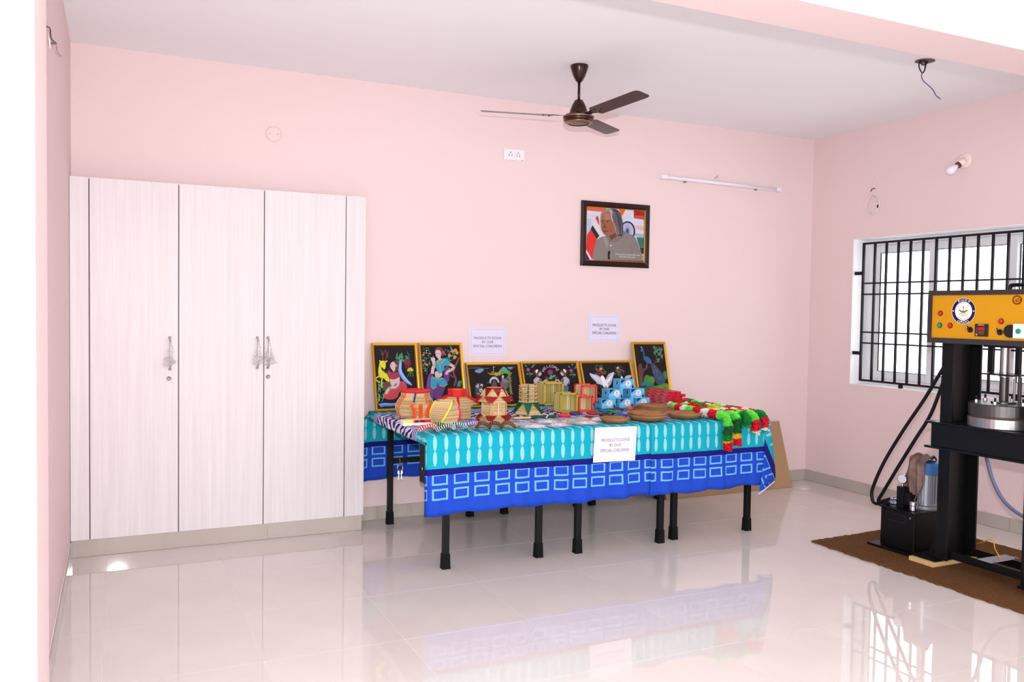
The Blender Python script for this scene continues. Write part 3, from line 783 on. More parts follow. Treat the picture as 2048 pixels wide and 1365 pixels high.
A.line(SK, [(570, 660), (580, 760), (545, 860), (420, 885), (345, 985)], 52); A.line((130, 150, 70), [(415, 865), (435, 905)], 26)
A.blob((150, 58, 74), [(390, 555), (460, 600), (560, 590), (605, 640), (590, 690), (500, 730), (430, 715), (385, 660)])
A.blob(SK, [(430, 500), (440, 440), (480, 405), (530, 420), (535, 520), (500, 590), (470, 560)])
A.blob((86, 62, 58), [(490, 400), (560, 380), (595, 430), (575, 560), (520, 565), (530, 450)]); A.ell((150, 150, 60), 545, 480, 18, 22)
A.line((60, 50, 60), [(447, 460), (470, 470)], 8); A.ell((190, 90, 90), 438, 505, 8, 6)
for k in range(26):
    x, y = random.uniform(540, 790), random.uniform(180, 320)+60*random.random(); A.line(random.choice(G1), [(x, y), (x+random.uniform(-30, 30), y+40), (x+random.uniform(-45, 45), y+75)], 11)
A.ell((118, 46, 58), 750, 430, 62, 75); A.ell((90, 38, 48), 735, 500, 35, 40)
for k in range(7): A.leaf((190, 182, 60), 800, 575, 68, 30, -PI+k*PI/6)
for k in range(3): A.line(G1[0], [(800, 590), (770+40*k, 640), (745+50*k, 690)], 9)
for k in range(16):
    x = random.uniform(185, 310); y = random.uniform(820, 1160); A.line(random.choice([(90, 170, 130), (120, 190, 110)]), [(x, y), (x+random.uniform(-25, 25), y-60), (x+random.uniform(-40, 40), y-90)], 10)
for k in range(7): A.line(random.choice([(80, 120, 205), (150, 180, 225)]), [(210+8*k, 1165+10*k), (330, 1150+9*k), (450, 1160+8*k), (600, 1150+7*k)], 9)
A.build('painting', t)
# 2 standing dancer
t, A = art_frame(2.150, 2.476, 1.225, 'gold framed painting of a dancer in turquoise with purple veil', ((985, 100), (1712, 98), (1075, 1255)))
for k in range(46):
    x, y = 1085+random.uniform(-60, 75), random.uniform(140, 640); A.leaf(random.choice(TEAL), x, y, 34, 15, random.uniform(0, 6.3))
for k in range(13): A.flower((206, 160, 70), (220, 120, 60), 1085+random.uniform(-65, 80), random.uniform(190, 640), 16, 5)
for k in range(42):
    x, y = 1590+random.uniform(-130, 70), random.uniform(150, 430); A.leaf(random.choice(TEAL), x, y, 50, 20, random.uniform(0, 6.3))
for x, y in ((1580, 215), (1635, 200), (1520, 300), (1620, 330), (1665, 250)): A.flower((222, 140, 60), (150, 90, 40), x, y, 36, 6)
A.line((112, 70, 66), [(1700, 340), (1640, 480), (1590, 620), (1640, 740), (1605, 880)], 34); A.line((112, 70, 66), [(1530, 660), (1600, 720)], 24)
for k in range(12): A.line(TEAL[k % 3], [(1690+random.uniform(-40, 40), 890), (1690+random.uniform(-50, 50), 780)], 10)
PU = (98, 62, 120)
A.blob(PU, [(1180, 620), (1230, 700), (1250, 900), (1220, 1150), (1120, 1140), (1095, 960), (1105, 780), (1140, 660)])
A.blob(PU, [(1460, 500), (1520, 540), (1510, 760), (1450, 820), (1410, 700), (1430, 580)])
A.blob(PU, [(1260, 780), (1400, 800), (1440, 900), (1330, 1130), (1240, 1060)])
for k in range(6): A.line((130, 95, 150), [(1130+18*k, 680), (1120+18*k, 900), (1135+14*k, 1120)], 5)
TU = (52, 148, 180)
A.blob(TU, [(1190, 700), (1300, 720), (1400, 720), (1480, 830), (1420, 880), (1330, 860), (1300, 780), (1280, 880), (1220, 920), (1175, 840)])
for l in ([(1190, 700), (1300, 740), (1400, 725)], [(1330, 860), (1420, 880), (1480, 835)], [(1180, 860), (1220, 920), (1280, 885)]): A.line((176, 150, 60), l, 14)
A.blob(SK, [(1260, 600), (1370, 600), (1380, 680), (1310, 715), (1255, 690)]); A.ell((220, 130, 150), 1320, 675, 12, 10)
A.line(SK, [(1215, 380), (1235, 460), (1210, 560), (1205, 640)], 60); A.ell(SK, 1215, 370, 42, 36); A.line(SK, [(1200, 350), (1170, 330)], 14); A.line(SK, [(1220, 340), (1215, 310)], 12)
A.line(SK, [(1520, 470), (1600, 510), (1560, 570), (1470, 610), (1465, 660)], 52)
A.blob(TU, [(1270, 400), (1340, 370), (1440, 350), (1530, 430), (1500, 490), (1420, 500), (1430, 560), (1340, 640), (1270, 540), (1250, 470)])
A.line((176, 150, 60), [(1290, 390), (1340, 460), (1430, 370)], 22); A.line((176, 150, 60), [(1340, 460), (1345, 600)], 18); A.line((176, 150, 60), [(1500, 490), (1550, 440)], 26); A.line((176, 150, 60), [(1200, 480), (1260, 490)], 24); A.line((176, 150, 60), [(1510, 540), (1540, 580)], 20)
A.line(SK, [(1330, 330), (1345, 390)], 50)
A.blob((96, 62, 58), [(1240, 200), (1290, 140), (1360, 140), (1410, 210), (1420, 290), (1380, 320), (1350, 220), (1280, 200), (1250, 260)])
A.blob(SK, [(1255, 240), (1290, 190), (1350, 210), (1365, 290), (1330, 345), (1280, 330)])
A.flower((190, 60, 90), (160, 40, 70), 1405, 240, 38, 6); A.line((60, 45, 50), [(1268, 262), (1300, 258)], 8); A.line((60, 45, 50), [(1320, 265), (1345, 272)], 8); A.ell((185, 70, 80), 1292, 318, 12, 6)
A.line((190, 160, 60), [(1310, 370), (1350, 385), (1385, 360)], 10)
A.build('painting', t)
# 3 chariot
t, A = art_frame(2.505, 2.937, 1.080, 'gold framed painting of a green canopied chariot under blue clouds', ((150, 238), (1450, 235), (225, 1250)))
A.line((120, 120, 150), [(160, 320), (400, 318), (700, 328)], 8); A.line((90, 90, 115), [(210, 285), (480, 290)], 10); A.line((120, 120, 150), [(1180, 300), (1390, 300)], 7)
for x, y, rx, ry in ((400, 390, 65, 40), (470, 375, 70, 45), (440, 415, 60, 30), (520, 365, 45, 35)): A.ell((110, 140, 178), x, y, rx, ry)
for x, y, rx, ry in ((1230, 320, 45, 22), (1275, 325, 45, 25), (1250, 345, 40, 20)): A.ell((100, 130, 172), x, y, rx, ry)
A.blob((150, 145, 60), [(650, 420), (740, 470), (820, 450), (900, 450), (960, 400), (1000, 350), (1000, 470), (900, 530), (820, 500), (720, 490)])
A.blob((140, 95, 62), [(730, 440), (800, 400), (840, 430), (810, 480)])
for k in range(20): A.ell((190, 180, 70), random.uniform(830, 980), random.uniform(430, 510), 9, 9)
A.blob((66, 150, 130), [(990, 380), (1030, 320), (1080, 290), (1140, 320), (1190, 390), (1190, 440), (1100, 420), (1000, 430)])
for k in range(5): A.line((110, 170, 90), [(1075, 295), (1000+45*k, 420)], 6)
A.blob((120, 150, 70), [(960, 460), (1100, 425), (1200, 440), (1290, 450), (1250, 490), (1200, 470), (1100, 460), (1000, 490)])
A.line((200, 195, 170), [(812, 280), (812, 400)], 9); A.poly((190, 180, 120), [(815, 285), (870, 292), (818, 305)])
A.line((110, 130, 66), [(1210, 420), (1215, 700), (1230, 1000)], 60)
A.line((130, 80, 66), [(1210, 600), (1205, 780)], 30); A.line((200, 180, 120), [(1215, 380), (1215, 420)], 10)
for k in range(40): A.leaf(random.choice([(110, 125, 70), (86, 110, 80), (130, 140, 84)]), random.uniform(1090, 1270), random.uniform(470, 1000), 42, 20, random.uniform(0, 6.3))
for k in range(22):
    a = PI+PI*k/21; A.line((222, 222, 232), [(810+85*math.cos(a), 690+90*math.sin(a)), (810+130*math.cos(a), 690+150*math.sin(a))], 10)
A.blob((84, 76, 78), [(760, 700), (790, 620), (840, 640), (870, 740), (860, 800), (740, 800)])
A.blob((120, 60, 62), [(720, 780), (800, 730), (860, 790), (800, 830), (730, 830)])
A.line((60, 110, 120), [(620, 690), (700, 700), (740, 740)], 16)
A.blob(SK, [(1010, 560), (1030, 510), (1065, 520), (1060, 580), (1030, 600)]); A.blob((110, 120, 140), [(1000, 610), (1100, 600), (1170, 650), (1150, 720), (1060, 720), (1020, 680)])
A.blob((150, 80, 78), [(970, 680), (1030, 670), (1070, 760), (1050, 830), (970, 810)]); A.blob((90, 100, 110), [(1040, 720), (1160, 720), (1140, 850), (1060, 850)])
A.blob((66, 66, 72), [(330, 720), (380, 700), (440, 690), (510, 720), (510, 800), (480, 920), (410, 1140), (350, 1060), (310, 960), (310, 850)])
for k in range(24):
    x, y = random.uniform(320, 490), random.uniform(720, 1080); A.line((224, 224, 232), [(x, y), (x+random.uniform(10, 45), y+random.uniform(-25, 25)), (x+random.uniform(30, 70)*.8, y+random.uniform(-10, 40))], 10)
A.build('painting', t)
# 4 WELCOME
t, A = art_frame(2.945, 3.432, 1.084, 'gold framed WELCOME painting with two women facing each other', ((205, 160), (1510, 150), (275, 1150)))
for x, y, s_ in ((350, 300, 1), (1390, 335, 1)):
    for dx, dy, an in ((20, -110, -1.6), (-40, -60, -2.3), (60, -40, -.6), (90, -90, -.4), (10, 100, .3), (-10, 100, 2.6), (30, 140, -.5)): A.leaf((66, 140, 110), x+dx, y+dy, 75, 36, an)
    A.line((66, 140, 110), [(x, y), (x+10, y+190)], 9); A.flower((130, 50, 100), (220, 170, 60), x-20, y+10, 60, 6)
for i, chh in enumerate('WELCOME'):
    a = math.radians(-66+22*i*.98); A.text((226, 176, 208), chh, 868+185*math.sin(a), 400-172*math.cos(a), 92, a)
A.flower((132, 50, 96), (150, 70, 110), 858, 385, 82, 6, .3)
for an, L in ((-.5, 120), (2.7, 95), (-2.0, 70), (1.9, 60)): A.leaf((70, 160, 120), 880, 510, L, 55, an)
for sx, cx in ((1, 0), (-1, 1738)):
    def q(pts): return [(cx+sx*x if sx < 0 else x, y) for x, y in pts]
    A.blob((96, 40, 50), q([(455, 350), (500, 320), (520, 400), (470, 420)])); A.blob((92, 72, 62), q([(500, 400), (560, 330), (630, 350), (620, 400), (560, 440), (560, 540), (510, 520)]))
    A.blob((236, 226, 232), q([(500, 340), (540, 310), (565, 320), (520, 400)]))
    A.blob((198, 168, 158), q([(565, 420), (620, 380), (645, 410), (625, 450), (580, 480)]))
    A.blob((180, 170, 182), q([(450, 560), (520, 500), (600, 540), (640, 620), (600, 680), (500, 690), (460, 640)]))
    A.blob((84, 100, 130), q([(570, 560), (620, 540), (650, 640), (590, 650)]))
    A.line((190, 164, 158), q([(600, 690), (670, 650), (700, 590), (780, 580)]), 42); A.line((120, 130, 70), q([(650, 640), (700, 650)]), 22)
    A.flower((120, 44, 76), (160, 70, 100), *q([(752, 530)])[0], 46, 6); A.line((130, 60, 90), q([(790, 590), (800, 690)]), 16)
    A.blob((188, 160, 158), q([(500, 680), (600, 680), (650, 690), (620, 740), (520, 740)]))
    A.blob((78, 112, 160), q([(480, 740), (630, 740), (650, 930), (580, 960), (510, 930), (490, 840)]))
    A.blob((170, 70, 88), q([(510, 930), (650, 940), (660, 990), (560, 970)])); A.line((200, 200, 210), q([(450, 560), (440, 620), (460, 700)]), 8)
for k in range(16): A.ell((120, 60, 90), random.uniform(520, 660), random.uniform(1000, 1100), 5, 5)
A.build('painting', t)
# 5 dove
t, A = art_frame(3.445, 3.912, 1.082, 'gold framed painting of a white dove with spread wings', ((140, 150), (1360, 145), (205, 1140)))
for x, y in ((590, 330), (1080, 360)):
    for k in range(22): A.leaf(random.choice([(58, 90, 80), (70, 108, 92), (52, 80, 66)]), x+random.uniform(-120, 120), y+random.uniform(-110, 90), 72, 30, random.uniform(0, 6.3))
    A.line((90, 80, 66), [(x, y+60), (x-20, y+170)], 12)
for x, y in ((545, 345), (645, 415), (1080, 385)): A.flower((160, 40, 52), (130, 30, 40), x, y, 52, 7)
for x, y in ((610, 310), (1040, 290)): A.flower((196, 160, 60), (220, 190, 80), x, y, 42, 5)
WG = (176, 176, 190); WL = (240, 240, 248)
A.blob(WG, [(315, 415), (400, 440), (500, 465), (590, 540), (610, 640), (590, 740), (520, 690), (430, 620), (350, 520)])
for k in range(9): A.line(WL, [(600, 560+18*k), (500-6*k, 520+20*k), (330+26*k, 430+34*k)], 9)
A.blob(WG, [(700, 610), (740, 520), (800, 440), (935, 400), (900, 500), (860, 620), (800, 740), (740, 730)])
for k in range(9): A.line(WL, [(715, 610+14*k), (790-4*k, 560+14*k), (925-14*k, 405+36*k)], 9)
for k in range(4): A.line((110, 112, 130), [(730+25*k, 720-22*k), (800+20*k, 690-30*k)], 5)
A.blob(WL, [(585, 520), (610, 485), (650, 495), (690, 580), (720, 680), (770, 790), (640, 795), (600, 700), (600, 600)]); A.ell((40, 40, 50), 622, 508, 7, 7); A.leaf((180, 130, 90), 592, 520, 30, 14, 2.6)
A.blob(WG, [(1195, 560), (1240, 500), (1365, 490), (1330, 560)]); A.ell(WL, 1112, 540, 26, 26); A.blob(WL, [(900, 720), (880, 800), (910, 790)])
for k in range(30): A.leaf(random.choice([(60, 84, 60), (74, 70, 60), (56, 76, 70)]), random.uniform(500, 760), random.uniform(760, 1040), 66, 28, random.uniform(0, 6.3))
A.flower((198, 178, 70), (120, 140, 60), 668, 930, 72, 7)
A.build('painting', t)
# 6 peacock
t, A = art_frame(3.914, 4.233, 1.228, 'gold framed painting of a blue peacock on a branch', ((218, 165), (950, 170), (305, 1360)))
A.blob((92, 60, 56), [(300, 680), (350, 590), (400, 610), (410, 700), (560, 660), (600, 650), (430, 770), (410, 900), (380, 1080), (310, 1080), (300, 900)])
A.line((130, 96, 90), [(330, 820), (350, 920), (380, 980)], 8)
A.line((104, 66, 52), [(700, 590), (750, 520), (760, 420)], 18); A.line((104, 66, 52), [(790, 380), (840, 350)], 12)
for x, y in ((735, 250), (770, 320), (740, 370), (865, 270), (880, 320), (830, 410), (905, 450), (780, 530)):
    for k in range(7): A.leaf(random.choice([(96, 140, 110), (80, 124, 96), (70, 110, 92)]), x, y, 62, 24, random.uniform(0, 6.3))
for x, y, rx, ry, c in ((500, 950, 80, 110, (74, 122, 52)), (600, 960, 75, 90, (82, 132, 56)), (940, 860, 55, 95, (52, 120, 92)), (650, 1240, 360, 170, (70, 128, 50)), (880, 1130, 160, 110, (86, 146, 56)), (450, 1190, 170, 100, (64, 112, 60)), (800, 1300, 260, 80, (62, 120, 46))): A.ell(c, x, y, rx, ry, n=20)
for x, y in ((420, 1030), (560, 1050)):
    for k in range(9): A.leaf((44, 116, 116), x, y+40, 110, 30, -PI+.2+k*.33)
for l in ([(310, 1110), (470, 1120), (640, 1080), (820, 1060), (1000, 1020)], [(560, 1250), (780, 1200), (1020, 1190)]): A.line((28, 46, 34), l, 8)
A.blob((62, 70, 96), [(600, 580), (690, 610), (830, 770), (900, 860), (930, 980), (860, 1040), (730, 1050), (690, 980), (640, 820), (610, 680)])
for k in range(60):
    s_ = random.random(); x = 640+s_*190+random.uniform(-1, 1)*(30+80*s_); y = 640+s_*340
    A.ell(random.choice([(70, 96, 110), (104, 100, 130), (56, 90, 86)]), x, y, 14, 16); A.ell((50, 60, 96), x, y, 6, 7)
A.blob((44, 92, 150), [(415, 280), (440, 290), (465, 380), (455, 440), (520, 440), (590, 490), (620, 570), (560, 600), (480, 560), (430, 490), (430, 380)])
A.blob((44, 110, 92), [(470, 460), (540, 450), (560, 500), (510, 530)]); A.blob((84, 90, 160), [(540, 560), (600, 520), (620, 580), (570, 600)])
A.blob((60, 104, 160), [(385, 290), (410, 260), (440, 280), (420, 320), (380, 330)]); A.leaf((120, 110, 110), 385, 310, 30, 12, 2.0); A.flower((150, 170, 90), (180, 190, 110), 398, 240, 22, 5)
A.line((170, 130, 110), [(510, 580), (505, 640), (480, 700)], 9); A.line((170, 130, 110), [(500, 640), (470, 650)], 8)
for x, y, c in ((500, 1190, (176, 140, 60)), (610, 1150, (90, 50, 40)), (800, 1120, (110, 150, 60)), (915, 1140, (160, 90, 50)), (380, 1180, (40, 100, 70)), (740, 1200, (40, 100, 70))): A.flower(c, (60, 40, 30), x, y, 36, 6)
A.build('painting', t)

# ------------------------------------------------------------------ stick crafts on the table
WOODS = [(214, 184, 136), (202, 168, 118), (222, 196, 150), (190, 156, 108)]
STICK = mat('bamboo_stick', rough=0.6, spec=0.3, attr=True)
def stack(bm, c, z0, layers, n, st=.006, over=.012, colf=None):
    """one ring of n crossing sticks per layer: layers = [(radius, turn)]"""
    z = z0
    for k, (r_, rot) in enumerate(layers):
        pts = [Vector((c[0]+r_*math.cos(rot+2*PI*i/n), c[1]+r_*math.sin(rot+2*PI*i/n), z+st/2+(st*.5 if False else 0))) for i in range(n)]
        for i in range(n):
            a, b_ = pts[i], pts[(i+1) % n]; d = (b_-a).normalized()*over
            bm.bar(a-d, b_+d, st*.9, st*.92, col=random.choice(WOODS))
        z += st
    return z
def beads(bm, c, z0, layers, n, idx, col, st=.006, s=.011):
    z = z0
    for r_, rot in layers:
        for i in idx:
            a = rot+2*PI*i/n; p = Vector((c[0]+(r_+.004)*math.cos(a), c[1]+(r_+.004)*math.sin(a), z+st/2)); bm.ball(p, s*.6, 6, 4, col=col)
        z += st
def wedge(bm, c, z0, layers, n, idx, col, w0, w1, st=.006):
    z = z0
    for k, (r_, rot) in enumerate(layers):
        w = w0+(w1-w0)*k/max(1, len(layers)-1)
        for i in idx:
            a = rot+2*PI*i/n; p = Vector((c[0]+(r_*(.872 if i % 1 else 1)+.006)*math.cos(a), c[1]+(r_*(.872 if i % 1 else 1)+.006)*math.sin(a), z+st/2)); ta = Vector((-math.sin(a), math.cos(a), 0))
            cc = tuple(min(255, int(v*random.uniform(.8, 1.2))) for v in col)
            bm.bar(p-ta*w/2, p+ta*w/2, st*1.3, st*.95, col=cc)
        z += st
def craft(name, u, Y, label):
    x = at(u, 840, 'y', Y).x
    return thing(name, (x, Y, TT), label, 'stick craft', 'handmade bamboo stick crafts'), (x, Y)
def part(bm, name, mt, parent, stuff=False, smooth=False, label=None):
    o = bm.build(name, mt, parent, smooth=smooth)
    if stuff: o['kind'] = 'stuff'
    if label: o['label'] = label
    return o
Z0 = TT+.0005
# round pot with orange beading
t, c = craft('stick_pot', 830, -.50, 'large rounded bamboo stick pot with orange beaded seam and red rim')
prf = [.085+.036*math.sin(PI*min(1, (i+2)/24)) for i in range(26)]; L_ = [(r_, -.6+i*.012) for i, r_ in enumerate(prf)]
bm = MB(); ztop = stack(bm, c, Z0, L_, 8, .0062, .010); part(bm, 'stick_layers', STICK, t, True)
bm = MB(); beads(bm, c, Z0, L_, 8, (5, 7), (238, 92, 40), .0062); part(bm, 'bead_seam', PAINTED, t, True)
bm = MB(); beads(bm, c, Z0+.11, [(L_[i][0], L_[i][1]) for i in range(17, 26)], 8, (6,), (38, 60, 150), .0062); part(bm, 'blue_beads', PAINTED, t, True)
bm = MB().lathe([(.05, ztop), (.09, ztop+.001), (.098, ztop+.010), (.09, ztop+.018), (.05, ztop+.019)], 20, c=(c[0], c[1], 0), col=(226, 44, 62)); part(bm, 'red_rim', PAINTED, t)
# small hourglass vase in orange
t, c = craft('stick_vase', 842, -.735, 'small bamboo stick vase with bright orange waisted seams')
L_ = [(.062-.026*math.sin(PI*(i+1)/19), -.9) for i in range(18)]
bm = MB(); stack(bm, c, Z0, L_, 6, .006, .012); part(bm, 'stick_layers', STICK, t, True)
bm = MB(); beads(bm, c, Z0, L_, 6, (0, 4, 5), (240, 88, 22), .006, .022); part(bm, 'bead_seam', PAINTED, t, True)
# twisted vase with yellow edges
t, c = craft('twisted_stick_vase', 890, -1.02, 'twisted bamboo stick vase with yellow beaded edges')
L_ = [(.050+.026*math.sin(PI*(i+4)/30)+.0006*i, -2.45+i*.042) for i in range(27)]
bm = MB(); stack(bm, c, Z0, L_, 4, .006, .008); part(bm, 'stick_layers', STICK, t, True)
bm = MB(); beads(bm, c, Z0, L_, 4, (0, 3), (245, 230, 60), .006, .010); part(bm, 'yellow_bead_seam', PAINTED, t, True)
bm = MB(); beads(bm, c, Z0, L_[:20], 4, (1,), (206, 30, 80), .006, .014); part(bm, 'crimson_bead_seam', PAINTED, t, True)
# lantern with red roof
t, c = craft('stick_lantern', 914, -.62, 'bamboo stick lantern with red-edged roof and red ring on top')
L_ = [(.085, .2)]*16; bm = MB(); z = stack(bm, c, Z0, L_, 6, .006, .012); L2 = [(.15-.011*i, .2) for i in range(8)]; z2 = stack(bm, c, z, L2, 6, .0055, .008); part(bm, 'stick_layers', STICK, t, True)
bm = MB(); beads(bm, c, z, L2, 6, (0, 1, 2, 3, 4, 5), (205, 30, 34), .0055, .016); part(bm, 'red_roof_edge', PAINTED, t, True)
bm = MB(); beads(bm, c, Z0, L_, 6, (4,), (92, 110, 50), .006, .02); part(bm, 'olive_beads', PAINTED, t, True)
bm = MB().lathe([(.05, z2), (.064, z2), (.066, z2+.045), (.058, z2+.047), (.052, z2+.045), (.05, z2)], 8, c=(c[0], c[1], 0), col=(214, 36, 34)); part(bm, 'red_ring', PAINTED, t)
bm = MB().lathe([(.0, z2+.040), (.0515, z2+.040)], 8, c=(c[0], c[1], 0), col=(232, 205, 170), cap=False); part(bm, 'ring_lining', PAINTED, t)
# dark red pagoda
t, c = craft('stick_pagoda', 988, -.83, 'bamboo stick pagoda lamp with dark red flared tiers')
pr = [.090]*2+[.098, .106, .100, .092, .084]+[.075]*13+[.112-.004*i for i in range(6)]+[.082-.004*i for i in range(8)]
L_ = [(r_, -1.14) for r_ in pr]; bm = MB(); z = stack(bm, c, Z0, L_, 6, .0062, .010); part(bm, 'stick_layers', STICK, t, True)
DRD = (150, 22, 22)
bm = MB(); wedge(bm, c, Z0, L_[:7], 6, (0, 1, 2, 3, 4, 5), DRD, .012, .07, .0062); wedge(bm, c, Z0+20*.0062, L_[20:26], 6, (0, 1, 2, 3, 4, 5), DRD, .03, .085, .0062); wedge(bm, c, Z0+26*.0062, L_[26:], 6, (.5, 1.5, 2.5, 3.5, 4.5, 5.5), DRD, .008, .05, .0062); wedge(bm, c, Z0+(len(L_)-1)*.0062, L_[-1:], 6, (.5, 1.5, 2.5, 3.5, 4.5, 5.5), DRD, .06, .06, .0062); part(bm, 'red_bead_tiers', PAINTED, t, True)
bm = MB(); a = -1.14+2*PI*5/6
bm.bar((c[0]+.078*math.cos(a+.52), c[1]+.078*math.sin(a+.52), Z0+.045), (c[0]+.078*math.cos(a+.52), c[1]+.078*math.sin(a+.52), Z0+.12), .006, .006, col=(240, 215, 175)); part(bm, 'corner_stick', STICK, t)
# green tower
t, c = craft('stick_tower', 1055, -.56, 'slim bamboo stick tower with green beaded foot')
L_ = [(.105-.0045*i, -.95) for i in range(13)]; bm = MB(); z = stack(bm, c, Z0, L_, 6, .0062, .006)
for k in range(9):
    z = stack(bm, c, z, [(.05 if k % 2 else .056, -.95+.52*(k % 2))], 6, .0066, .014); z = stack(bm, c, z, [(.046, -.95)], 6, .0066, .002)
part(bm, 'stick_layers', STICK, t, True)
bm = MB(); wedge(bm, c, Z0+.006, L_[1:], 6, (0, 1, 2, 3, 4, 5), (12, 92, 62), .012, .06, .0062); beads(bm, c, Z0+13*.0062, [(.052, -.95)]*18, 6, (5,), (30, 100, 66), .0066, .010); part(bm, 'green_beads', PAINTED, t, True)
# interlocked cube shelves
def cube(bm, bf, x, y, z, s, d, wood, edge):
    n = 9; e = .0125
    for i in range(n):
        a = -s/2+s*(i+.5)/n; y0, y1 = y-d/2, y+d/2; w = s/n*.46
        bm.box(x+a-w, x+a+w, y0, y1, z+s-.004, z+s, random.choice(wood)); bm.box(x+a-w, x+a+w, y0, y1, z, z+.004, random.choice(wood))
    for i in range(n):
        a = d*(i+.5)/n-d/2; w = d/n*.46
        for sx in (-1, 1): bm.box(x+sx*(s/2-.002)-.002, x+sx*(s/2-.002)+.002, y+a-w, y+a+w, z+.004, z+s-.004, random.choice(wood))
    for i in range(n):
        a = -s/2+.006+(s-.012)*(i+.5)/n; bm.box(x+a-.005, x+a+.005, y+d/2-.004, y+d/2, z+.004, z+s-.004, random.choice(wood))
    for yy_ in (y-d/2-.003, y+d/2+.003):
        for p, q in (((x-s/2, z), (x+s/2, z)), ((x-s/2, z+s), (x+s/2, z+s)), ((x-s/2, z), (x-s/2, z+s)), ((x+s/2, z), (x+s/2, z+s))):
            bf.bar((p[0], yy_, p[1]), (q[0], yy_, q[1]), e, e, up=(0, 1, 0), col=edge)
        for sx in (-1, 1):
            for zz in (z, z+s): bf.ball((x+sx*s/2, yy_-.006, zz), .0048, 6, 4, col=(60, 30, 20))
OLW = [(214, 196, 140), (200, 178, 110), (226, 210, 160)]; 
for nm_, u, Y, s1, lab, ed, wd_, off in (('cube_shelf', 1117, -.50, .145, 'olive-edged pair of interlocked bamboo cube shelves', (172, 158, 52), OLW, (-.035, .03)), ('cube_shelf', 1167, -.50, .118, 'red-edged pair of interlocked bamboo cube shelves', (226, 62, 62), [(222, 206, 160), (212, 190, 140)], (.045, .02))):
    t, c = craft(nm_, u, Y, lab)
    bm, bf = MB(), MB(); dz = .045 if 'olive' in lab else .05
    cube(bm, bf, c[0]+off[0], c[1]+off[1]+.035, Z0+dz+.004, s1, .085, wd_, ed); cube(bm, bf, c[0]-off[0]*.8, c[1]-.045, Z0+.004, s1*.86, .085, wd_, ed)
    part(bm, 'slat_walls', STICK, t, True); part(bf, 'edge_sticks', PAINTED, t, True)
# flat stick mats
def flat_mat(u, Y, w, d, rot, n, label, seed):
    random.seed(seed); x = at(u, 845, 'y', Y).x; t = thing('stick_mat', (x, Y, TT), label, 'stick mat', 'flat bamboo stick mats')
    for lay in range(2):
        bm = MB(); Mx = Matrix.Translation((x, Y, Z0+lay*.0065)) @ Matrix.Rotation(rot+lay*.25, 4, 'Z')
        for i in range(n):
            yy_ = -d/2+d*(i+.5)/n; bm.box(-w/2+random.uniform(-.01, .01), w/2+random.uniform(-.01, .01), yy_-d/n*.42, yy_+d/n*.42, .0, .006, random.choice(WOODS+[(236, 212, 172)]), Mx)
        part(bm, 'stick_layer', STICK, t, True)
    return t
flat_mat(968, -.99, .20, .12, .12, 9, 'pale bamboo stick mat in front of the red pagoda', 3)
flat_mat(1012, -1.06, .13, .10, -.1, 8, 'small bamboo stick mat beside the brown striped bangles', 4)
# green headed stick lying down
xx = at(1075, 836, 'y', -.80).x; t = thing('green_stick', (xx, -.80, TT), 'bamboo stick wrapped in dark green thread lying flat', 'stick craft')
MB().bar((xx-.17, -.79, TT+.008), (xx-.05, -.80, TT+.008), .03, .012).build('bare_end', mat('bare_bamboo', (216, 190, 142), .6), t, bevel=.004)
MB().tube([(xx-.05, -.80, TT+.010), (xx+.04, -.805, TT+.010), (xx+.13, -.81, TT+.010)], .0095, 8).build('green_wrap', mat('green_thread', (8, 84, 60), .7), t, smooth=True)
MB().tube([(xx+.03, -.86, TT+.010), (xx+.055, -.84, TT+.024), (xx+.05, -.80, TT+.024)], .0035, 6).build('white_tie', PLASTIC, t, smooth=True)

# white printed carton
pA, pB = (1.86, -.80), (2.06, -.80)
xa = at(806, 845, 'y', -.87).x; t = thing('carton', (xa+.1, -.85, TT), 'flat white carton with yellow and red printed top', 'carton')
MB().box(xa, xa+.215, -.88, -.82, Z0, Z0+.034).build('carton_body', mat('white_card', (236, 232, 244), .6), t, bevel=.002)
A = Art((xa, -.8803, Z0+.034), (.215, 0, 0), (0, 0, -.017), (0, -1, 0), (0, 0), (215, 0), (0, 60))
A.poly((244, 226, 70), [(0, 0), (62, 0), (62, 60), (0, 60)]).poly((232, 70, 30), [(62, 0), (215, 0), (215, 60), (62, 60)]).poly((60, 40, 40), [(72, 10), (92, 10), (92, 50), (72, 50)]).poly((50, 50, 70), [(102, 15), (132, 10), (138, 50), (105, 50)])
A.build('print', t)

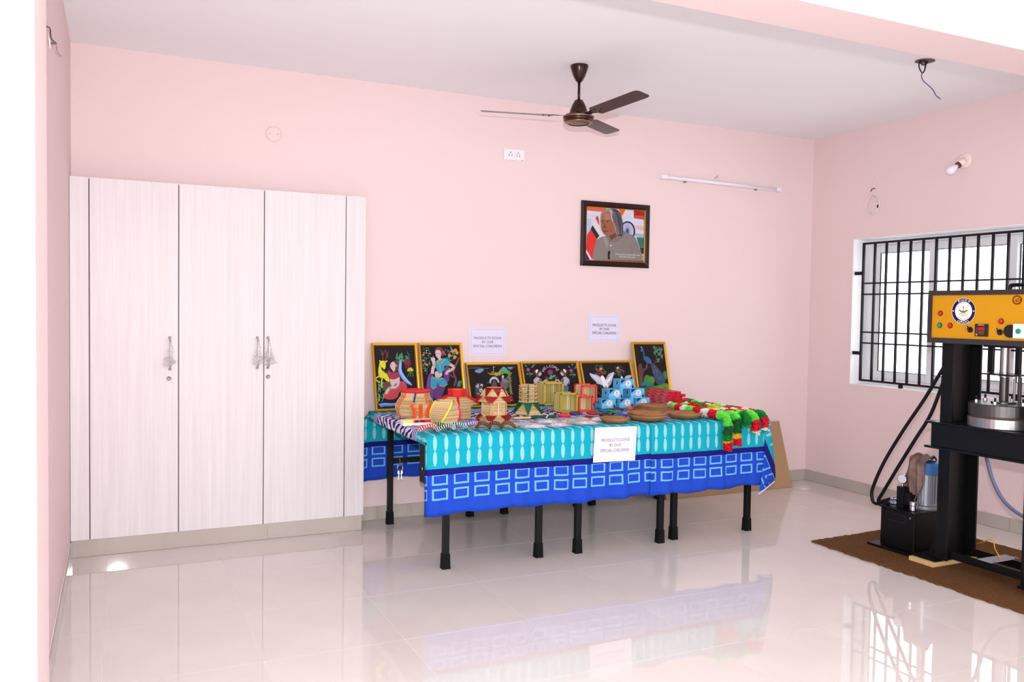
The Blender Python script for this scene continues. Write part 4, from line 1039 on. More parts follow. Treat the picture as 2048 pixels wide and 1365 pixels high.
# ------------------------------------------------------------------ blue boxes
BLUEB = mat('sky_blue_card', (112, 190, 232), 0.45, spec=0.35, noise=((14, 14, 40), (86, 172, 222), .3))
bw, bd, bh_ = .120, .10, .0685
def blue_box(x, y, z, label):
    t = thing('blue_box', (x, y, z), label, 'carton', 'stacked sky blue cartons')
    MB().box(x-bw/2, x+bw/2, y-bd/2, y+bd/2, z, z+bh_).build('carton_body', BLUEB, t, bevel=.0015)
    A = Art((x-bw/2, y-bd/2-.0003, z+bh_), (bw, 0, 0), (0, 0, -bh_), (0, -1, 0), (0, 0), (120, 0), (0, 68))
    A.poly((130, 205, 240), [(4, 42), (30, 30), (60, 36), (60, 44), (10, 50)])
    A.poly((28, 22, 80), [(5, 2), (44, 2), (5, 30)]); A.poly((90, 90, 150), [(14, 6), (24, 6), (14, 14)])
    A.ell((238, 232, 240), 67, 31, 24, 23, n=22); A.frame((200, 160, 180), 58, 18, 74, 34, 2); A.line((205, 110, 130), [(56, 43), (78, 43)], 4); A.ell((130, 170, 150), 66, 26, 5, 6)
    A.poly((22, 20, 70), [(100, 64), (114, 64), (114, 50), (110, 44), (110, 37), (104, 37), (104, 44), (100, 50)]); A.line((150, 215, 240), [(2, 62), (98, 62)], 2)
    A.build('front_print', t)
    A = Art((x-bw/2-.0003, y+bd/2, z+bh_), (0, -bd, 0), (0, 0, -bh_), (-1, 0, 0), (0, 0), (100, 0), (0, 68))
    A.poly((22, 20, 70), [(48, 38), (62, 38), (62, 24), (58, 18), (58, 10), (52, 10), (52, 18), (48, 24)]); A.line((60, 130, 180), [(5, 62), (95, 62)], 3)
    A.build('side_print', t)
yb_ = -.42
def bx_(u): return at(u, 815, 'y', yb_-bd/2).x+bw/2
rows = [((1203, 'left carton in the bottom row of the blue pyramid'), (1239, 'centre carton in the bottom row of the blue pyramid'), (1272, 'right carton in the bottom row of the blue pyramid')),
        ((1218, 'left carton in the second row of the blue pyramid'), (1261.5, 'right carton in the second row of the blue pyramid')), ((1241, 'topmost carton of the blue pyramid'),)]
for k, row in enumerate(rows):
    for u, lab in row: blue_box(bx_(u), yb_+(.004*k), Z0+k*(bh_+.0004), 'sky blue '+lab)

# ------------------------------------------------------------------ red incense packets
REDP = mat('red_card', (196, 24, 44), 0.4, spec=0.4)
pk0 = thing('red_packet', (0, 0, 0), 'slim red packet in the long stack beside the blue cartons', 'packet', 'stacked slim red packets')
MB().box(-.021, .021, -.15, .15, 0, .0195).build('packet_body', REDP, pk0, bevel=.001)
A = Art((-.0213, .15, .0195), (0, -.30, 0), (0, 0, -.0195), (-1, 0, 0), (0, 0), (300, 0), (0, 20))
A.line((238, 190, 196), [(5, 3), (295, 3)], 1.2).line((238, 190, 196), [(5, 16.5), (295, 16.5)], 1.0)
for k in range(3): A.text((240, 205, 205), 'AGARBATHI', 60+90*k, 9.5, 8)
A.build('side_print', pk0)
first = True; random.seed(11)
for lay, (n_, off) in enumerate(((5, 0), (4, .004), (4, 0), (3, .006), (3, .0), (2, .01))):
    for i in range(n_):
        loc = Vector((3.905+.0435*i+off+(.02 if lay > 3 else 0), -.452+random.uniform(-.012, .012)+.006*lay, Z0+lay*.0199))
        rz = random.uniform(-.03, .03) if lay in (3, 5) else 0
        lab = 'slim red packet, %s from the left in the %s layer of the red stack' % (('first', 'second', 'third', 'fourth', 'fifth')[i], ('bottom', 'second', 'third', 'fourth', 'fifth', 'top')[lay])
        if first: pk0.location = loc; first = False; pk0['label'] = lab
        else: dup(pk0, loc, lab)

# ------------------------------------------------------------------ palm leaf plates
PALM = mat('palm_leaf_plate', (182, 132, 86), 0.6, spec=0.3, noise=((5, 22, 10), (134, 90, 56), .28))
def plate(u, Y, r, h, label, zoff=0, x=None, tilt=0):
    x = at(u, 840, 'y', Y).x if x is None else x; z = Z0+zoff
    o = MB().lathe([(0, z+.001), (r*.78, z+.001), (r*.9, z+h*.6), (r, z+h), (r*.985, z+h+.002), (r*.885, z+h*.62), (r*.77, z+.004), (0, z+.004)], 40, c=(x, Y, 0)).build('palm_plate', PALM, smooth=True)
    tag(o, label, 'plate', 'pressed palm leaf plates'); return x
plate(1306, -.76, .145, .030, 'lowest plate in the rear stack of palm leaf plates')
plate(1306, -.76, .135, .028, 'middle plate in the rear stack of palm leaf plates', .012)
x_ = plate(1306, -.76, .118, .026, 'upper plate in the rear stack of palm leaf plates', .024)
plate(0, -.775, .07, .02, 'small palm leaf bowl inside the rear plate stack', .0315, x_-.028)
plate(1294, -1.085, .134, .034, 'lower plate of the palm leaf pair at front edge')
plate(1296, -1.08, .130, .034, 'upper plate of the palm leaf pair at front edge', .013)
plate(1368, -1.06, .122, .032, 'single large palm leaf plate beside the pompom garland')
x_ = plate(1229, -1.13, .095, .030, 'small palm leaf bowl next to the bead packets')
plate(0, -1.135, .058, .018, 'tiny palm leaf dish resting inside the small bowl', .0055, x_-.022)

# ------------------------------------------------------------------ pompom garlands
FLUFF = mat('crepe_paper_fringe', rough=0.8, spec=0.2, attr=True)
GC = {'r': (222, 28, 52), 'd': (206, 24, 30), 'w': (236, 232, 226), 'l': (110, 232, 84), 'g': (28, 140, 52), 'k': (30, 104, 44), 'y': (246, 196, 40), 'c': (240, 232, 205)}
def garland(x, y0, segs, rad, label, seed, drop):
    """segments run from the tail up over the table edge and back along the table"""
    random.seed(seed)
    t = thing('pompom_garland', (x, -1.2, TT), label, 'garland', 'crepe pompom garlands')
    ye = -1.30-rad*.55; path = []
    zt = Z0+rad*.86
    n1 = 8; 
    for i in range(n1): path.append(Vector((x+.004*math.sin(i), ye-.012, zt-.05-drop+(drop)*i/n1)))
    path += [Vector((x, ye-.008, zt-.04)), Vector((x, ye+.015, zt-.004)), Vector((x, ye+.05, zt+.004))]
    yy_ = ye+.09
    while yy_ < y0: path.append(Vector((x+.012*math.sin(yy_*9+seed), yy_, zt))); yy_ += .05
    P = catmull(path, 6, False); tot = sum((P[i+1]-P[i]).length for i in range(len(P)-1))
    def point(s_):
        for i in range(len(P)-1):
            L = (P[i+1]-P[i]).length
            if s_ <= L: return P[i].lerp(P[i+1], s_/L), (P[i+1]-P[i]).normalized()
            s_ -= L
        return P[-1], (P[-1]-P[-2]).normalized()
    s_ = 0; si = 0
    while s_ < tot-.02:
        key, ln = segs[si % len(segs)] if si < len(segs) else (random.choice('rwgldy'), random.uniform(.05, .08)); si += 1
        ln = min(ln, tot-s_); col = GC[key]; bm = MB(); nr = max(2, int(ln/.009)); na = 16
        for k in range(nr):       # rows of ruffled paper petals
            p, d = point(s_+ln*(k+.5)/nr); q = d.orthogonal().normalized(); w_ = d.cross(q)
            for i in range(na):
                a = 2*PI*(i+.5*(k % 2)+random.uniform(-.3, .3))/na; o_ = q*math.cos(a)+w_*math.sin(a); ta = d.cross(o_)
                R = rad*random.uniform(.86, 1.08); h_ = .0075; l_ = d*random.uniform(-.008, .008)
                cc = tuple(min(255, max(0, int(v*random.uniform(.86, 1.08)))) for v in col)
                b0 = p+o_*rad*.25
                tip = p+o_*R+l_
                tip.z = max(tip.z, Z0+.001) if tip.y > -1.285 else tip.z
                bm.add([b0-d*.004, p+o_*R*.75+ta*h_+l_*.5-d*.006, tip+ta*h_*.4, tip-ta*h_*.6+d*.003, p+o_*R*.75-ta*h_+l_*.5+d*.006], [(0, 1, 2, 3, 4)], cc)
        p0, d0 = point(s_); p1, d1 = point(s_+ln)
        bm.tube([p0, (p0+p1)/2 if ln < .05 else point(s_+ln/2)[0], p1], rad*.66, 8, tuple(int(v*.9) for v in col), smooth=3)
        o = bm.build('pompom_segment', FLUFF, t); s_ += ln
    return t
gx = [at(1452, 850, 'y', -1.31).x, at(1471, 850, 'y', -1.31).x, at(1507, 845, 'y', -1.31).x, at(1524, 845, 'y', -1.31).x]
garland(gx[0], -.66, [('r', .055), ('y', .012), ('g', .04), ('k', .055), ('l', .13), ('r', .09), ('w', .07), ('d', .08), ('l', .08), ('w', .06), ('r', .08)], .0315, 'pompom garland whose tail hangs lowest, ending in red', 1, .17)
garland(gx[1]+.003, -.66, [('r', .05), ('y', .035), ('k', .085), ('l', .10), ('r', .07), ('w', .06), ('y', .07), ('g', .08), ('d', .09)], .0305, 'pompom garland hanging beside the lowest tail, with wide yellow band', 2, .14)
garland(gx[2]-.068, -.66, [('g', .10), ('l', .05), ('d', .09), ('w', .07), ('y', .08), ('l', .07), ('r', .08), ('g', .06)], .031, 'pompom garland ending in dark green at the cloth edge', 3, .0)
garland(gx[2]+.004, -.66, [('c', .02), ('r', .065), ('l', .09), ('r', .10), ('w', .08), ('r', .07), ('l', .08), ('y', .06), ('w', .06)], .030, 'pompom garland with white tip and red tail, second from the right', 4, .065)
garland(gx[3]+.012, -.40, [('c', .022), ('r', .06), ('g', .09), ('r', .08), ('w', .07), ('r', .07), ('g', .08), ('w', .06), ('l', .06)], .029, 'rightmost pompom garland with white tip at table corner', 5, .045)

# ------------------------------------------------------------------ bangles, bands, packets
def bangle(u, v, Y, r, tr, col, label, tilt=0):
    x = at(u, v, 'y', Y).x; M_ = Matrix.Translation((x, Y, Z0+tr*1.05)) @ Matrix.Rotation(tilt, 4, 'X')
    bm = MB().tube([M_ @ Vector((r*math.cos(2*PI*i/20), r*math.sin(2*PI*i/20), abs(math.sin(tilt))*r)) for i in range(20)], [tr], 8, col, closed=True, smooth=1)
    o = bm.build('bangle', GLOSSY, smooth=True); tag(o, label, 'bangle', 'silk thread bangles')
BG = [(1128, -.78, .036, (226, 30, 66), 'crimson'), (1150, -.70, .034, (70, 40, 110), 'purple'), (1186, -.72, .036, (178, 18, 34), 'scarlet'), (1177, -.93, .036, (120, 8, 22), 'maroon'), (1208, -.64, .036, (10, 92, 110), 'teal'),
      (1211, -.84, .036, (14, 22, 22), 'black'), (1232, -.72, .034, (22, 140, 60), 'green'), (1236, -.60, .034, (74, 20, 96), 'violet'), (1262, -.57, .034, (238, 80, 24), 'orange'), (1243, -.90, .040, (30, 60, 190), 'royal blue')]
for u, Y, r_, c_, nm_ in BG: bangle(u, 832, Y, r_, .0085, c_, nm_+' silk thread bangle lying flat on the zebra cloth')
def band(u, Y, col, col2, label, w=.105, rot=0.0, th=.0105):
    x = at(u, 855, 'y', Y).x; t = thing('hair_band', (x, Y, TT), label, 'hair band', 'thread wrapped hair bands'); M_ = Matrix.Translation((x, Y, Z0+th*1.1)) @ Matrix.Rotation(rot, 4, 'Z')
    P = [M_ @ Vector((w/2*math.cos(PI*i/14), -.05*math.sin(PI*i/14)+.02, .032*math.sin(PI*i/14))) for i in range(15)]
    bm = MB().tube(P, th, 8, col, smooth=2); bm.build('band', GLOSSY, t, smooth=True)
    wr_ = MB()
    for i in range(1, 14, 1):
        p, q = P[i], P[min(14, i+1)]; wr_.cyl(p.lerp(q, .2), p.lerp(q, .6), th*1.12, n=8, col=col2)
    wr_.build('thread_wrap', GLOSSY, t, smooth=True)
for u, Y, c1, c2, lab, rot in ((857, -1.17, (196, 24, 40), (240, 200, 200), 'red hair band at the left front corner', .2), (878, -1.13, (60, 40, 44), (120, 220, 110), 'brown and lime hair band beside the red one', -.5), (893, -1.20, (30, 30, 40), (230, 236, 240), 'black and white striped hair band', .1),
                               (915, -1.15, (16, 96, 84), (200, 236, 230), 'teal and white striped hair band', -.3), (941, -1.14, (88, 54, 170), (226, 214, 244), 'violet and white striped hair band', .15),
                               (966, -1.17, (44, 26, 30), (150, 96, 60), 'left of three brown striped hair bands', -.6), (990, -1.19, (40, 24, 28), (140, 90, 60), 'middle of three brown striped hair bands', -.55), (1016, -1.20, (44, 28, 30), (160, 110, 76), 'right of three brown striped hair bands', -.6)):
    band(u, Y, c1, c2, lab, rot=rot, w=.07 if 'brown striped' in lab else .10)
POLY = mat('clear_polythene', (248, 244, 250), 0.12, alpha=0.30, bump=(55, .8))
def packet(u, Y, w, d, rot, cols, label, seed):
    random.seed(seed); x = at(u, 848, 'y', Y).x; t = thing('bead_packet', (x, Y, TT), label, 'jewellery packet', 'clear packets of bead jewellery'); M_ = Matrix.Translation((x, Y, Z0)) @ Matrix.Rotation(rot, 4, 'Z')
    n = 9; vs = []; fs = []
    for j in range(n):
        for i in range(n):
            a, b_ = i/(n-1), j/(n-1); h_ = .022*math.sin(PI*a)**.6*math.sin(PI*b_)**.6*random.uniform(.7, 1.2) if 0 < i < n-1 and 0 < j < n-1 else 0
            vs.append(M_ @ Vector(((a-.5)*w, (b_-.5)*d, .002+h_)))
    k = len(vs); vs += [Vector((v.x, v.y, Z0+.0008)) for v in vs]
    for j in range(n-1):
        for i in range(n-1):
            q = (j*n+i, j*n+i+1, (j+1)*n+i+1, (j+1)*n+i); fs += [q, tuple(k+z for z in q[::-1])]
    MB().add(vs, fs).build('bag', POLY, t, smooth=True)
    bm = MB(); ph = random.uniform(0, 6)
    for i in range(26):
        a = 2*PI*i/26; s_ = .005
        p = M_ @ Vector((.36*w*math.cos(a), .30*d*math.sin(a)+.01*math.sin(3*a+ph), .008)); bm.ball(p, s_, 6, 4, col=random.choice(cols))
    for i in range(5): bm.ball(M_ @ Vector((random.uniform(-.2, .2)*w, random.uniform(-.15, .15)*d, .009)), .008, 8, 5, col=random.choice(cols))
    o = bm.build('bead_string', GLOSSY, t); o['kind'] = 'stuff'
PW = [(240, 232, 228), (226, 205, 214)]
for k, (u, Y, w, d, rot, cols, lab) in enumerate(((1048, -1.06, .13, .10, .3, [(80, 150, 200), (200, 210, 230)], 'clear packet of blue beads'), (1070, -1.18, .15, .09, -.3, PW, 'clear packet of pearl beads at the cloth edge'), (1095, -1.02, .15, .09, -.35, [(230, 236, 238), (110, 190, 180)], 'clear packet of aqua and white beads'),
        (1118, -1.17, .15, .09, .2, [(236, 170, 190), (240, 225, 230)], 'clear packet of pale pink beads'), (1139, -1.05, .12, .10, .1, [(220, 50, 70), (60, 140, 60), (236, 190, 120)], 'clear packet of red and green beads'), (1162, -.98, .13, .09, .4, [(90, 180, 80), (230, 190, 170)], 'clear packet of leaf green beads'),
        (1172, -1.14, .15, .09, -.2, PW+[(206, 120, 130)], 'clear packet of cream and rose beads'), (1196, -1.02, .12, .09, .2, [(244, 240, 236)], 'clear packet of white pearls near the small bowl'))): packet(u, Y, w, d, rot, cols, lab, 20+k)

# ------------------------------------------------------------------ cardboard sheet against the wall
CARD = mat('brown_cardboard', (176, 142, 108), 0.7, spec=0.25, noise=((2, 2, 2), (166, 132, 98), .3))
bL, bR = at(1300, 1004, 'z', 0).x, 5.432
O = Vector((4.14, -.225, .001)); Xv = Vector((bR-4.14, .0, 0)); Yv = Vector((0, .178, .545)); Nn = Xv.cross(Yv).normalized()
Mx = Matrix((Xv.normalized(), Yv.normalized(), Nn)).transposed().to_4x4(); Mx.translation = O
cs = thing('cardboard_sheet', (4.7, -.22, 0), 'large brown cardboard sheet leaning on the wall behind the right table', 'cardboard sheet')
MB().box(0, Xv.length, 0, Yv.length, -.004, .004, M=Mx).build('sheet', CARD, cs, bevel=.0015)
MB().box(0, Xv.length, Yv.length-.004, Yv.length+.0015, -.0042, .0042, M=Mx).build('pale_edge', mat('pale_card_edge', (214, 190, 165), .8), cs)

# ------------------------------------------------------------------ coir mat
random.seed(5)
COIR = mat('coir_matting', (122, 84, 52), 0.95, spec=0.1, noise=((70, 70, 70), (92, 60, 36), .3), bump=(260, .8))
def edge(p, q, n, j):
    p, q = Vector(p), Vector(q); d = (q-p).normalized(); nn = Vector((-d.y, d.x)); return [p.lerp(q, i/n)+nn*random.uniform(-j, j) for i in range(n)]
out = edge((4.292, -1.60), (4.30, -3.9), 90, .010)+edge((4.30, -3.9), (5.40, -3.9), 30, .006)+edge((5.40, -3.9), (5.36, -1.56), 70, .008)+edge((5.36, -1.56), (4.292, -1.60), 40, .010)
rg = MB().prism([(v.x, v.y) for v in out], .0008, .011, Matrix.Identity(4)).build('coir_mat', COIR); tag(rg, 'brown coir mat spread under the press machine', 'mat')
RZ = .0115

# ------------------------------------------------------------------ press machine
BLKM = mat('black_machine_paint', (9, 9, 11), 0.38, spec=0.3)
STEEL = mat('brushed_steel', (176, 170, 168), 0.32, metal=0.9)
DSTEEL = mat('dark_steel', (92, 88, 88), 0.38, metal=0.85)
YEL = mat('yellow_panel', (204, 142, 5), 0.45, spec=0.4)
pw = thing('wood_block', (4.68, -2.235, RZ), 'pale wooden board under the press foot', 'wood block')
MB().box(4.52, 4.90, -2.315, -2.15, RZ, RZ+.026).build('board', mat('pale_pine', (214, 180, 130), .7, noise=((8, 40, 40), (196, 156, 104), .3)), pw, bevel=.002)
pr_ = thing('hydraulic_press', (4.695, -2.58, RZ), 'black hydraulic press machine with a yellow control panel', 'press machine')
c0, c1 = 4.575, 4.825            # column depth (x)
zb = RZ+.0265
def column(yo, s_, z0, z1):       # channel section, open towards the middle of the press
    bm = MB(); bm.box(c0, c1, min(yo, yo+s_*.01), max(yo, yo+s_*.01), z0, z1)
    for xa_ in (c0, c1-.012): bm.box(xa_, xa_+.012, min(yo+s_*.0101, yo+s_*.075), max(yo+s_*.0101, yo+s_*.075), z0, z1)
    return bm
column(-2.285, -1, zb+.0155, 1.315).build('column', BLKM, pr_, bevel=.002)
column(-2.875, 1, zb+.0155, 1.315).build('column', BLKM, pr_, bevel=.002)
for ya, yb2 in ((-2.325-.075, -2.16), (-3.0, -2.80)):
    bm = MB().box(4.545, 4.88, ya if ya < -2.6 else -2.31, yb2, zb, zb+.015); fp = bm.build('foot_plate', BLKM, pr_, bevel=.002)
gus = MB().prism([(0, 0), (.075, 0), (0, .13)], -.006, .006, Matrix.Translation((4.60, -2.284, zb+.0155)) @ Matrix(((0, 0, 1, 0), (1, 0, 0, 0), (0, 1, 0, 0), (0, 0, 0, 1)))); gus.build('gusset', BLKM, pr_)
# base rails along the press
for xa_ in (4.60, 4.775):
    bm = MB().box(xa_, xa_+.045, -2.80, -2.36, zb+.03, zb+.036); bm.box(xa_, xa_+.006, -2.80, -2.36, zb+.0365, zb+.075); bm.build('base_rail', BLKM, pr_, bevel=.001)
tp_ = MB(); tp_.box(4.595, 4.83, -2.62, -2.535, zb+.0755, zb+.0775); tp_.build('grey_tape', mat('grey_tape', (150, 150, 158), .5), pr_)
for xa_ in (4.615, 4.80): MB().lathe([(.006, zb+.0776), (.006, zb+.09), (.003, zb+.092)], 10, c=(xa_, -2.62, 0)).build('bolt', STEEL, pr_)
# bed beam
bm = MB(); bm.box(4.535, 4.565, -2.90, -2.262, .715, .845); bm.box(4.84, 4.86, -2.90, -2.262, .715, .845); bm.build('bed_beam', BLKM, pr_, bevel=.002)
MB().box(4.525, 4.88, -2.93, -2.225, .8455, .857).build('bed_plate', BLKM, pr_, bevel=.002)
MB().box(4.525, 4.572, -2.93, -2.225, .702, .7145).build('bed_flange', BLKM, pr_, bevel=.002)
cy = (4.700, -2.585, 0)
ct = MB().lathe([(.172, .858), (.176, .862), (.176, .912), (.170, .916)], 48, c=cy).build('lower_platen', STEEL, pr_, smooth=False)
MB().lathe([(.166, .9165), (.166, .922)], 48, c=cy).build('gasket_ring', mat('copper_gasket', (96, 52, 44), .5), pr_)
MB().lathe([(.172, .9225), (.174, .926), (.174, .985), (.170, .990)], 48, c=cy).build('upper_platen', DSTEEL, pr_)
MB().lathe([(.064, .9905), (.064, 1.0), (.03, 1.003)], 28, c=cy).build('rod_flange', DSTEEL, pr_)
for k in range(6):
    a = 2*PI*k/6+.3; p = (cy[0]+.135*math.cos(a), cy[1]+.135*math.sin(a)); bo = MB().lathe([(.011, .9905), (.011, 1.006)], 6, c=(p[0], p[1], 0)).build('nut', STEEL, pr_)
    MB().lathe([(.006, 1.0062), (.006, 1.028)], 8, c=(p[0], p[1], 0)).build('stud', BLKM, bo)
MB().lathe([(.024, 1.0035), (.024, 1.135)], 24, c=cy).build('lower_rod', DSTEEL, pr_, smooth=False)
MB().lathe([(.027, 1.1352), (.027, 1.16)], 24, c=cy).build('collar', STEEL, pr_)
MB().lathe([(.026, 1.161), (.026, 1.318)], 24, c=cy).build('piston_rod', STEEL, pr_)
MB().box(4.625, 4.775, -2.68, -2.49, 1.146, 1.154).build('guide_bar', BLKM, pr_)
for dy in (-.075, .08):
    MB().box(4.69, 4.712, cy[1]+dy-.011, cy[1]+dy+.011, 1.155, 1.318).build('guide_rod', BLKM, pr_)
MB().lathe([(.009, .991), (.009, 1.14)], 12, c=(4.70, -2.675, 0)).build('heater_rod', DSTEEL, pr_)
MB().lathe([(.006, .991), (.006, 1.13)], 12, c=(4.72, -2.63, 0)).build('thermo_rod', STEEL, pr_)
MB().box(4.63, 4.78, -2.70, -2.50, 1.3005, 1.3185).build('cylinder_head', BLKM, pr_)
# control box
X0, X1, Y0, Y1, Zb, Zt = 4.50, 4.72, -2.245, -3.10, 1.319, 1.611
cb = MB().box(X0+.012, X1, Y1, Y0, Zb, Zt).build('control_box', mat('charcoal_box', (44, 40, 44), .5), pr_, bevel=.002)
fm = MB()
for a in ((Y1, Y0, Zt-.024, Zt+.003), (Y1, Y0, Zb-.004, Zb+.026), (Y0-.024, Y0+.002, Zb+.026, Zt-.024), (Y1, Y1+.02, Zb+.026, Zt-.024)): fm.box(X0-.003, X0+.0118, *a)
fm.build('box_rim', mat('charcoal_rim', (48, 42, 44), .5), cb)
MB().box(X0+.004, X0+.0117, Y1+.02, Y0-.024, Zb+.026, Zt-.024).build('panel_plate', YEL, cb)
xf = X0+.0036
def pp(u, v): q = at(u, v, 'x', xf); return q.y, q.z
def disc(u, v, r, h, name, mt, n=24, lab=None, extra=None):
    y, z = pp(u, v); o = MB().lathe(extra or [(r, 0), (r, h*.8), (r*.85, h), (0, h)], n, M=Matrix.Translation((xf, y, z)) @ Matrix.Rotation(-PI/2, 4, 'Y')).build(name, mt, cb, smooth=False)
    if lab: o['label'] = lab
    return o
REDB = mat('red_lens', (206, 26, 20), .3); GRNB = mat('green_lens', (10, 140, 110), .3); KNOB = mat('black_knob', (20, 18, 20), .35)
for u, v, m_, l_ in ((1881, 627, REDB, 'red'), (1879.5, 651, GRNB, 'green'), (1900.5, 651.5, REDB, 'red'), (2002.5, 643, REDB, 'red')):
    rg_ = disc(u, v, .0155, .004, 'button_ring', KNOB); y, z = pp(u, v)
    MB().lathe([(.0125, .0042), (.0125, .009), (.009, .011), (0, .011)], 20, M=Matrix.Translation((xf, y, z)) @ Matrix.Rotation(-PI/2, 4, 'Y')).build('button', m_, rg_)['label'] = l_+' push button'
for u, v in ((1941, 660), (2000.5, 665)):
    k_ = disc(u, v, .016, .006, 'selector_knob', KNOB); y, z = pp(u, v)
    Mk = Matrix.Translation((xf-.0062, y, z)) @ Matrix.Rotation(-.75, 4, 'X')
    MB().box(-.010, 0, -.005, .005, -.012, .026, M=Mk).build('pointer', KNOB, k_, bevel=.002); MB().box(-.0108, -.0101, -.001, .001, .012, .026, M=Mk).build('pointer_line', PLASTIC, k_)
disc(2023, 663, .034, .02, 'dial_knob', KNOB, 30)
# temperature controller
y0, zt_ = pp(1951.5, 648); y1, zb_ = pp(1977, 674)
dc = MB().box(xf-.008, xf, y1, y0, zb_, zt_).build('temperature_controller', mat('controller_case', (36, 26, 30), .4), cb, bevel=.002)
A = Art((xf-.0083, y0, zt_), (0, y1-y0, 0), (0, 0, zb_-zt_), (-1, 0, 0), (950, 750), (1172, 750), (950, 970))
A.poly((190, 180, 185), [(1005, 763), (1110, 763), (1110, 775), (1005, 775)]); A.poly((62, 34, 40), [(965, 800), (1140, 800), (1140, 945), (965, 945)])
A.poly((196, 26, 26), [(1015, 810), (1118, 806), (1118, 855), (1015, 862)]); A.poly((92, 74, 16), [(1020, 872), (1115, 872), (1112, 930), (1020, 930)])
for k in range(3): A.poly((150, 60, 70), [(980, 815+34*k), (1000, 815+34*k), (1000, 832+34*k), (980, 832+34*k)])
A.poly((200, 195, 200), [(972, 925), (1000, 925), (1000, 938), (972, 938)]).poly((180, 175, 180), [(972, 948), (1000, 948), (1000, 956), (972, 956)])
A.build('display', dc)
y0, zt_ = pp(2031.5, 648); zb_ = pp(2030, 677)[1]; ys_ = y0-.09
ws = MB().box(xf-.022, xf, ys_, y0, zb_, zt_).build('switch_plate', PLASTIC, cb, bevel=.002); y, z = pp(2041.5, 663)
MB().lathe([(.0135, 0), (.0135, .007), (.01, .009), (0, .009)], 20, M=Matrix.Translation((xf-.0222, y-.004, z)) @ Matrix.Rotation(-PI/2, 4, 'Y')).build('button', GRNB, ws)['label'] = 'green push button'
for u, v in ((1869, 598), (1866, 669)): disc(u, v, .004, .0015, 'screw', STEEL, 10)
# round emblem: dark ring with lettering and crest
def dq(px, py): return pp(1840+px/8.529, 560+py/8.531)
ty, tz = dq(540, 310); by, bz = dq(950, 765)
A = Art((xf-.0006, ty, tz), (0, by-ty, 0), (0, 0, bz-tz), (-1, 0, 0), (540, 310), (950, 310), (540, 765))
A.ell((225, 215, 200), 746, 537, 197, 225, n=40).ell((30, 26, 62), 746, 537, 190, 218, n=40).ell((236, 232, 242), 746, 537, 140, 161, n=36)
A.ell((228, 214, 150), 746, 545, 82, 92, n=26).ell((244, 238, 214), 746, 540, 70, 80, n=24)
A.text((240, 238, 245), 'DRDO', 746, 722, 62, 0, 1.05)
for i, ch_ in enumerate(('डी', 'आर', 'डी', 'ओ')):
    a = math.radians(-27+18*i); A.text((240, 238, 245), ch_, 748+176*math.sin(a), 535-182*math.cos(a), 46, a)
for x in (578, 915): A.flower((244, 242, 248), (244, 242, 248), x, 537, 14, 5, -PI/2)
def arc_text(s_, r_, ry, a0, a1, size, flip=False):
    for i, ch_ in enumerate(s_):
        if ch_ == ' ': continue
        a = math.radians(a0+(a1-a0)*i/(len(s_)-1)); A.text((90, 88, 120), ch_, 746+r_*math.sin(a), 537-ry*math.cos(a), size, a+(PI if flip else 0))
arc_text('GOVERNMENT OF INDIA', 118, 138, -62, 62, 20); arc_text('MINISTRY OF DEFENCE', 120, 138, 222, 138, 20, True)
for s_ in (-1, 1):
    A.line((40, 44, 96), [(746+8*s_, 545), (746+40*s_, 540), (746+64*s_, 520)], 18); A.line((60, 50, 60), [(746+6*s_, 555), (746+50*s_, 580)], 9)
A.line((50, 44, 60), [(746, 465), (746, 590)], 7).ell((70, 60, 60), 746, 470, 10, 10).ell((70, 60, 60), 746, 490, 8, 6)
A.line((110, 100, 90), [(712, 600), (746, 612), (780, 600)], 6)
A.build('emblem', cb)
# toothed sun emblem
ty, tz = dq(1565, 250); by, bz = dq(1755, 440)
A = Art((xf-.0006, ty, tz), (0, by-ty, 0), (0, 0, bz-tz), (-1, 0, 0), (1565, 250), (1755, 250), (1565, 440))
for k in range(24):
    a = 2*PI*k/24; A.leaf((76, 44, 22), 1660+58*math.cos(a), 345+58*math.sin(a), 30, 14, a)
A.ell((96, 52, 20), 1660, 345, 66, 66, n=28).ell((222, 130, 20), 1660, 345, 54, 54, n=28)
A.line((70, 40, 24), [(1625, 365), (1650, 330), (1690, 318), (1670, 345), (1640, 360), (1690, 360), (1730, 330)], 10).line((70, 40, 24), [(1640, 380), (1680, 378)], 8)
A.build('sun_emblem', cb)
hy0, hy1 = at(2020, 578, 'x', 4.60).y, -2.95
MB().tube([(4.60, hy0, Zt-.002), (4.60, hy0-.002, Zt+.022), (4.60, hy0-.03, Zt+.03), (4.60, hy1+.03, Zt+.03), (4.60, hy1, Zt+.02), (4.60, hy1, Zt-.002)], .010, 10, smooth=3).build('carry_handle', BLKM, cb, smooth=True)

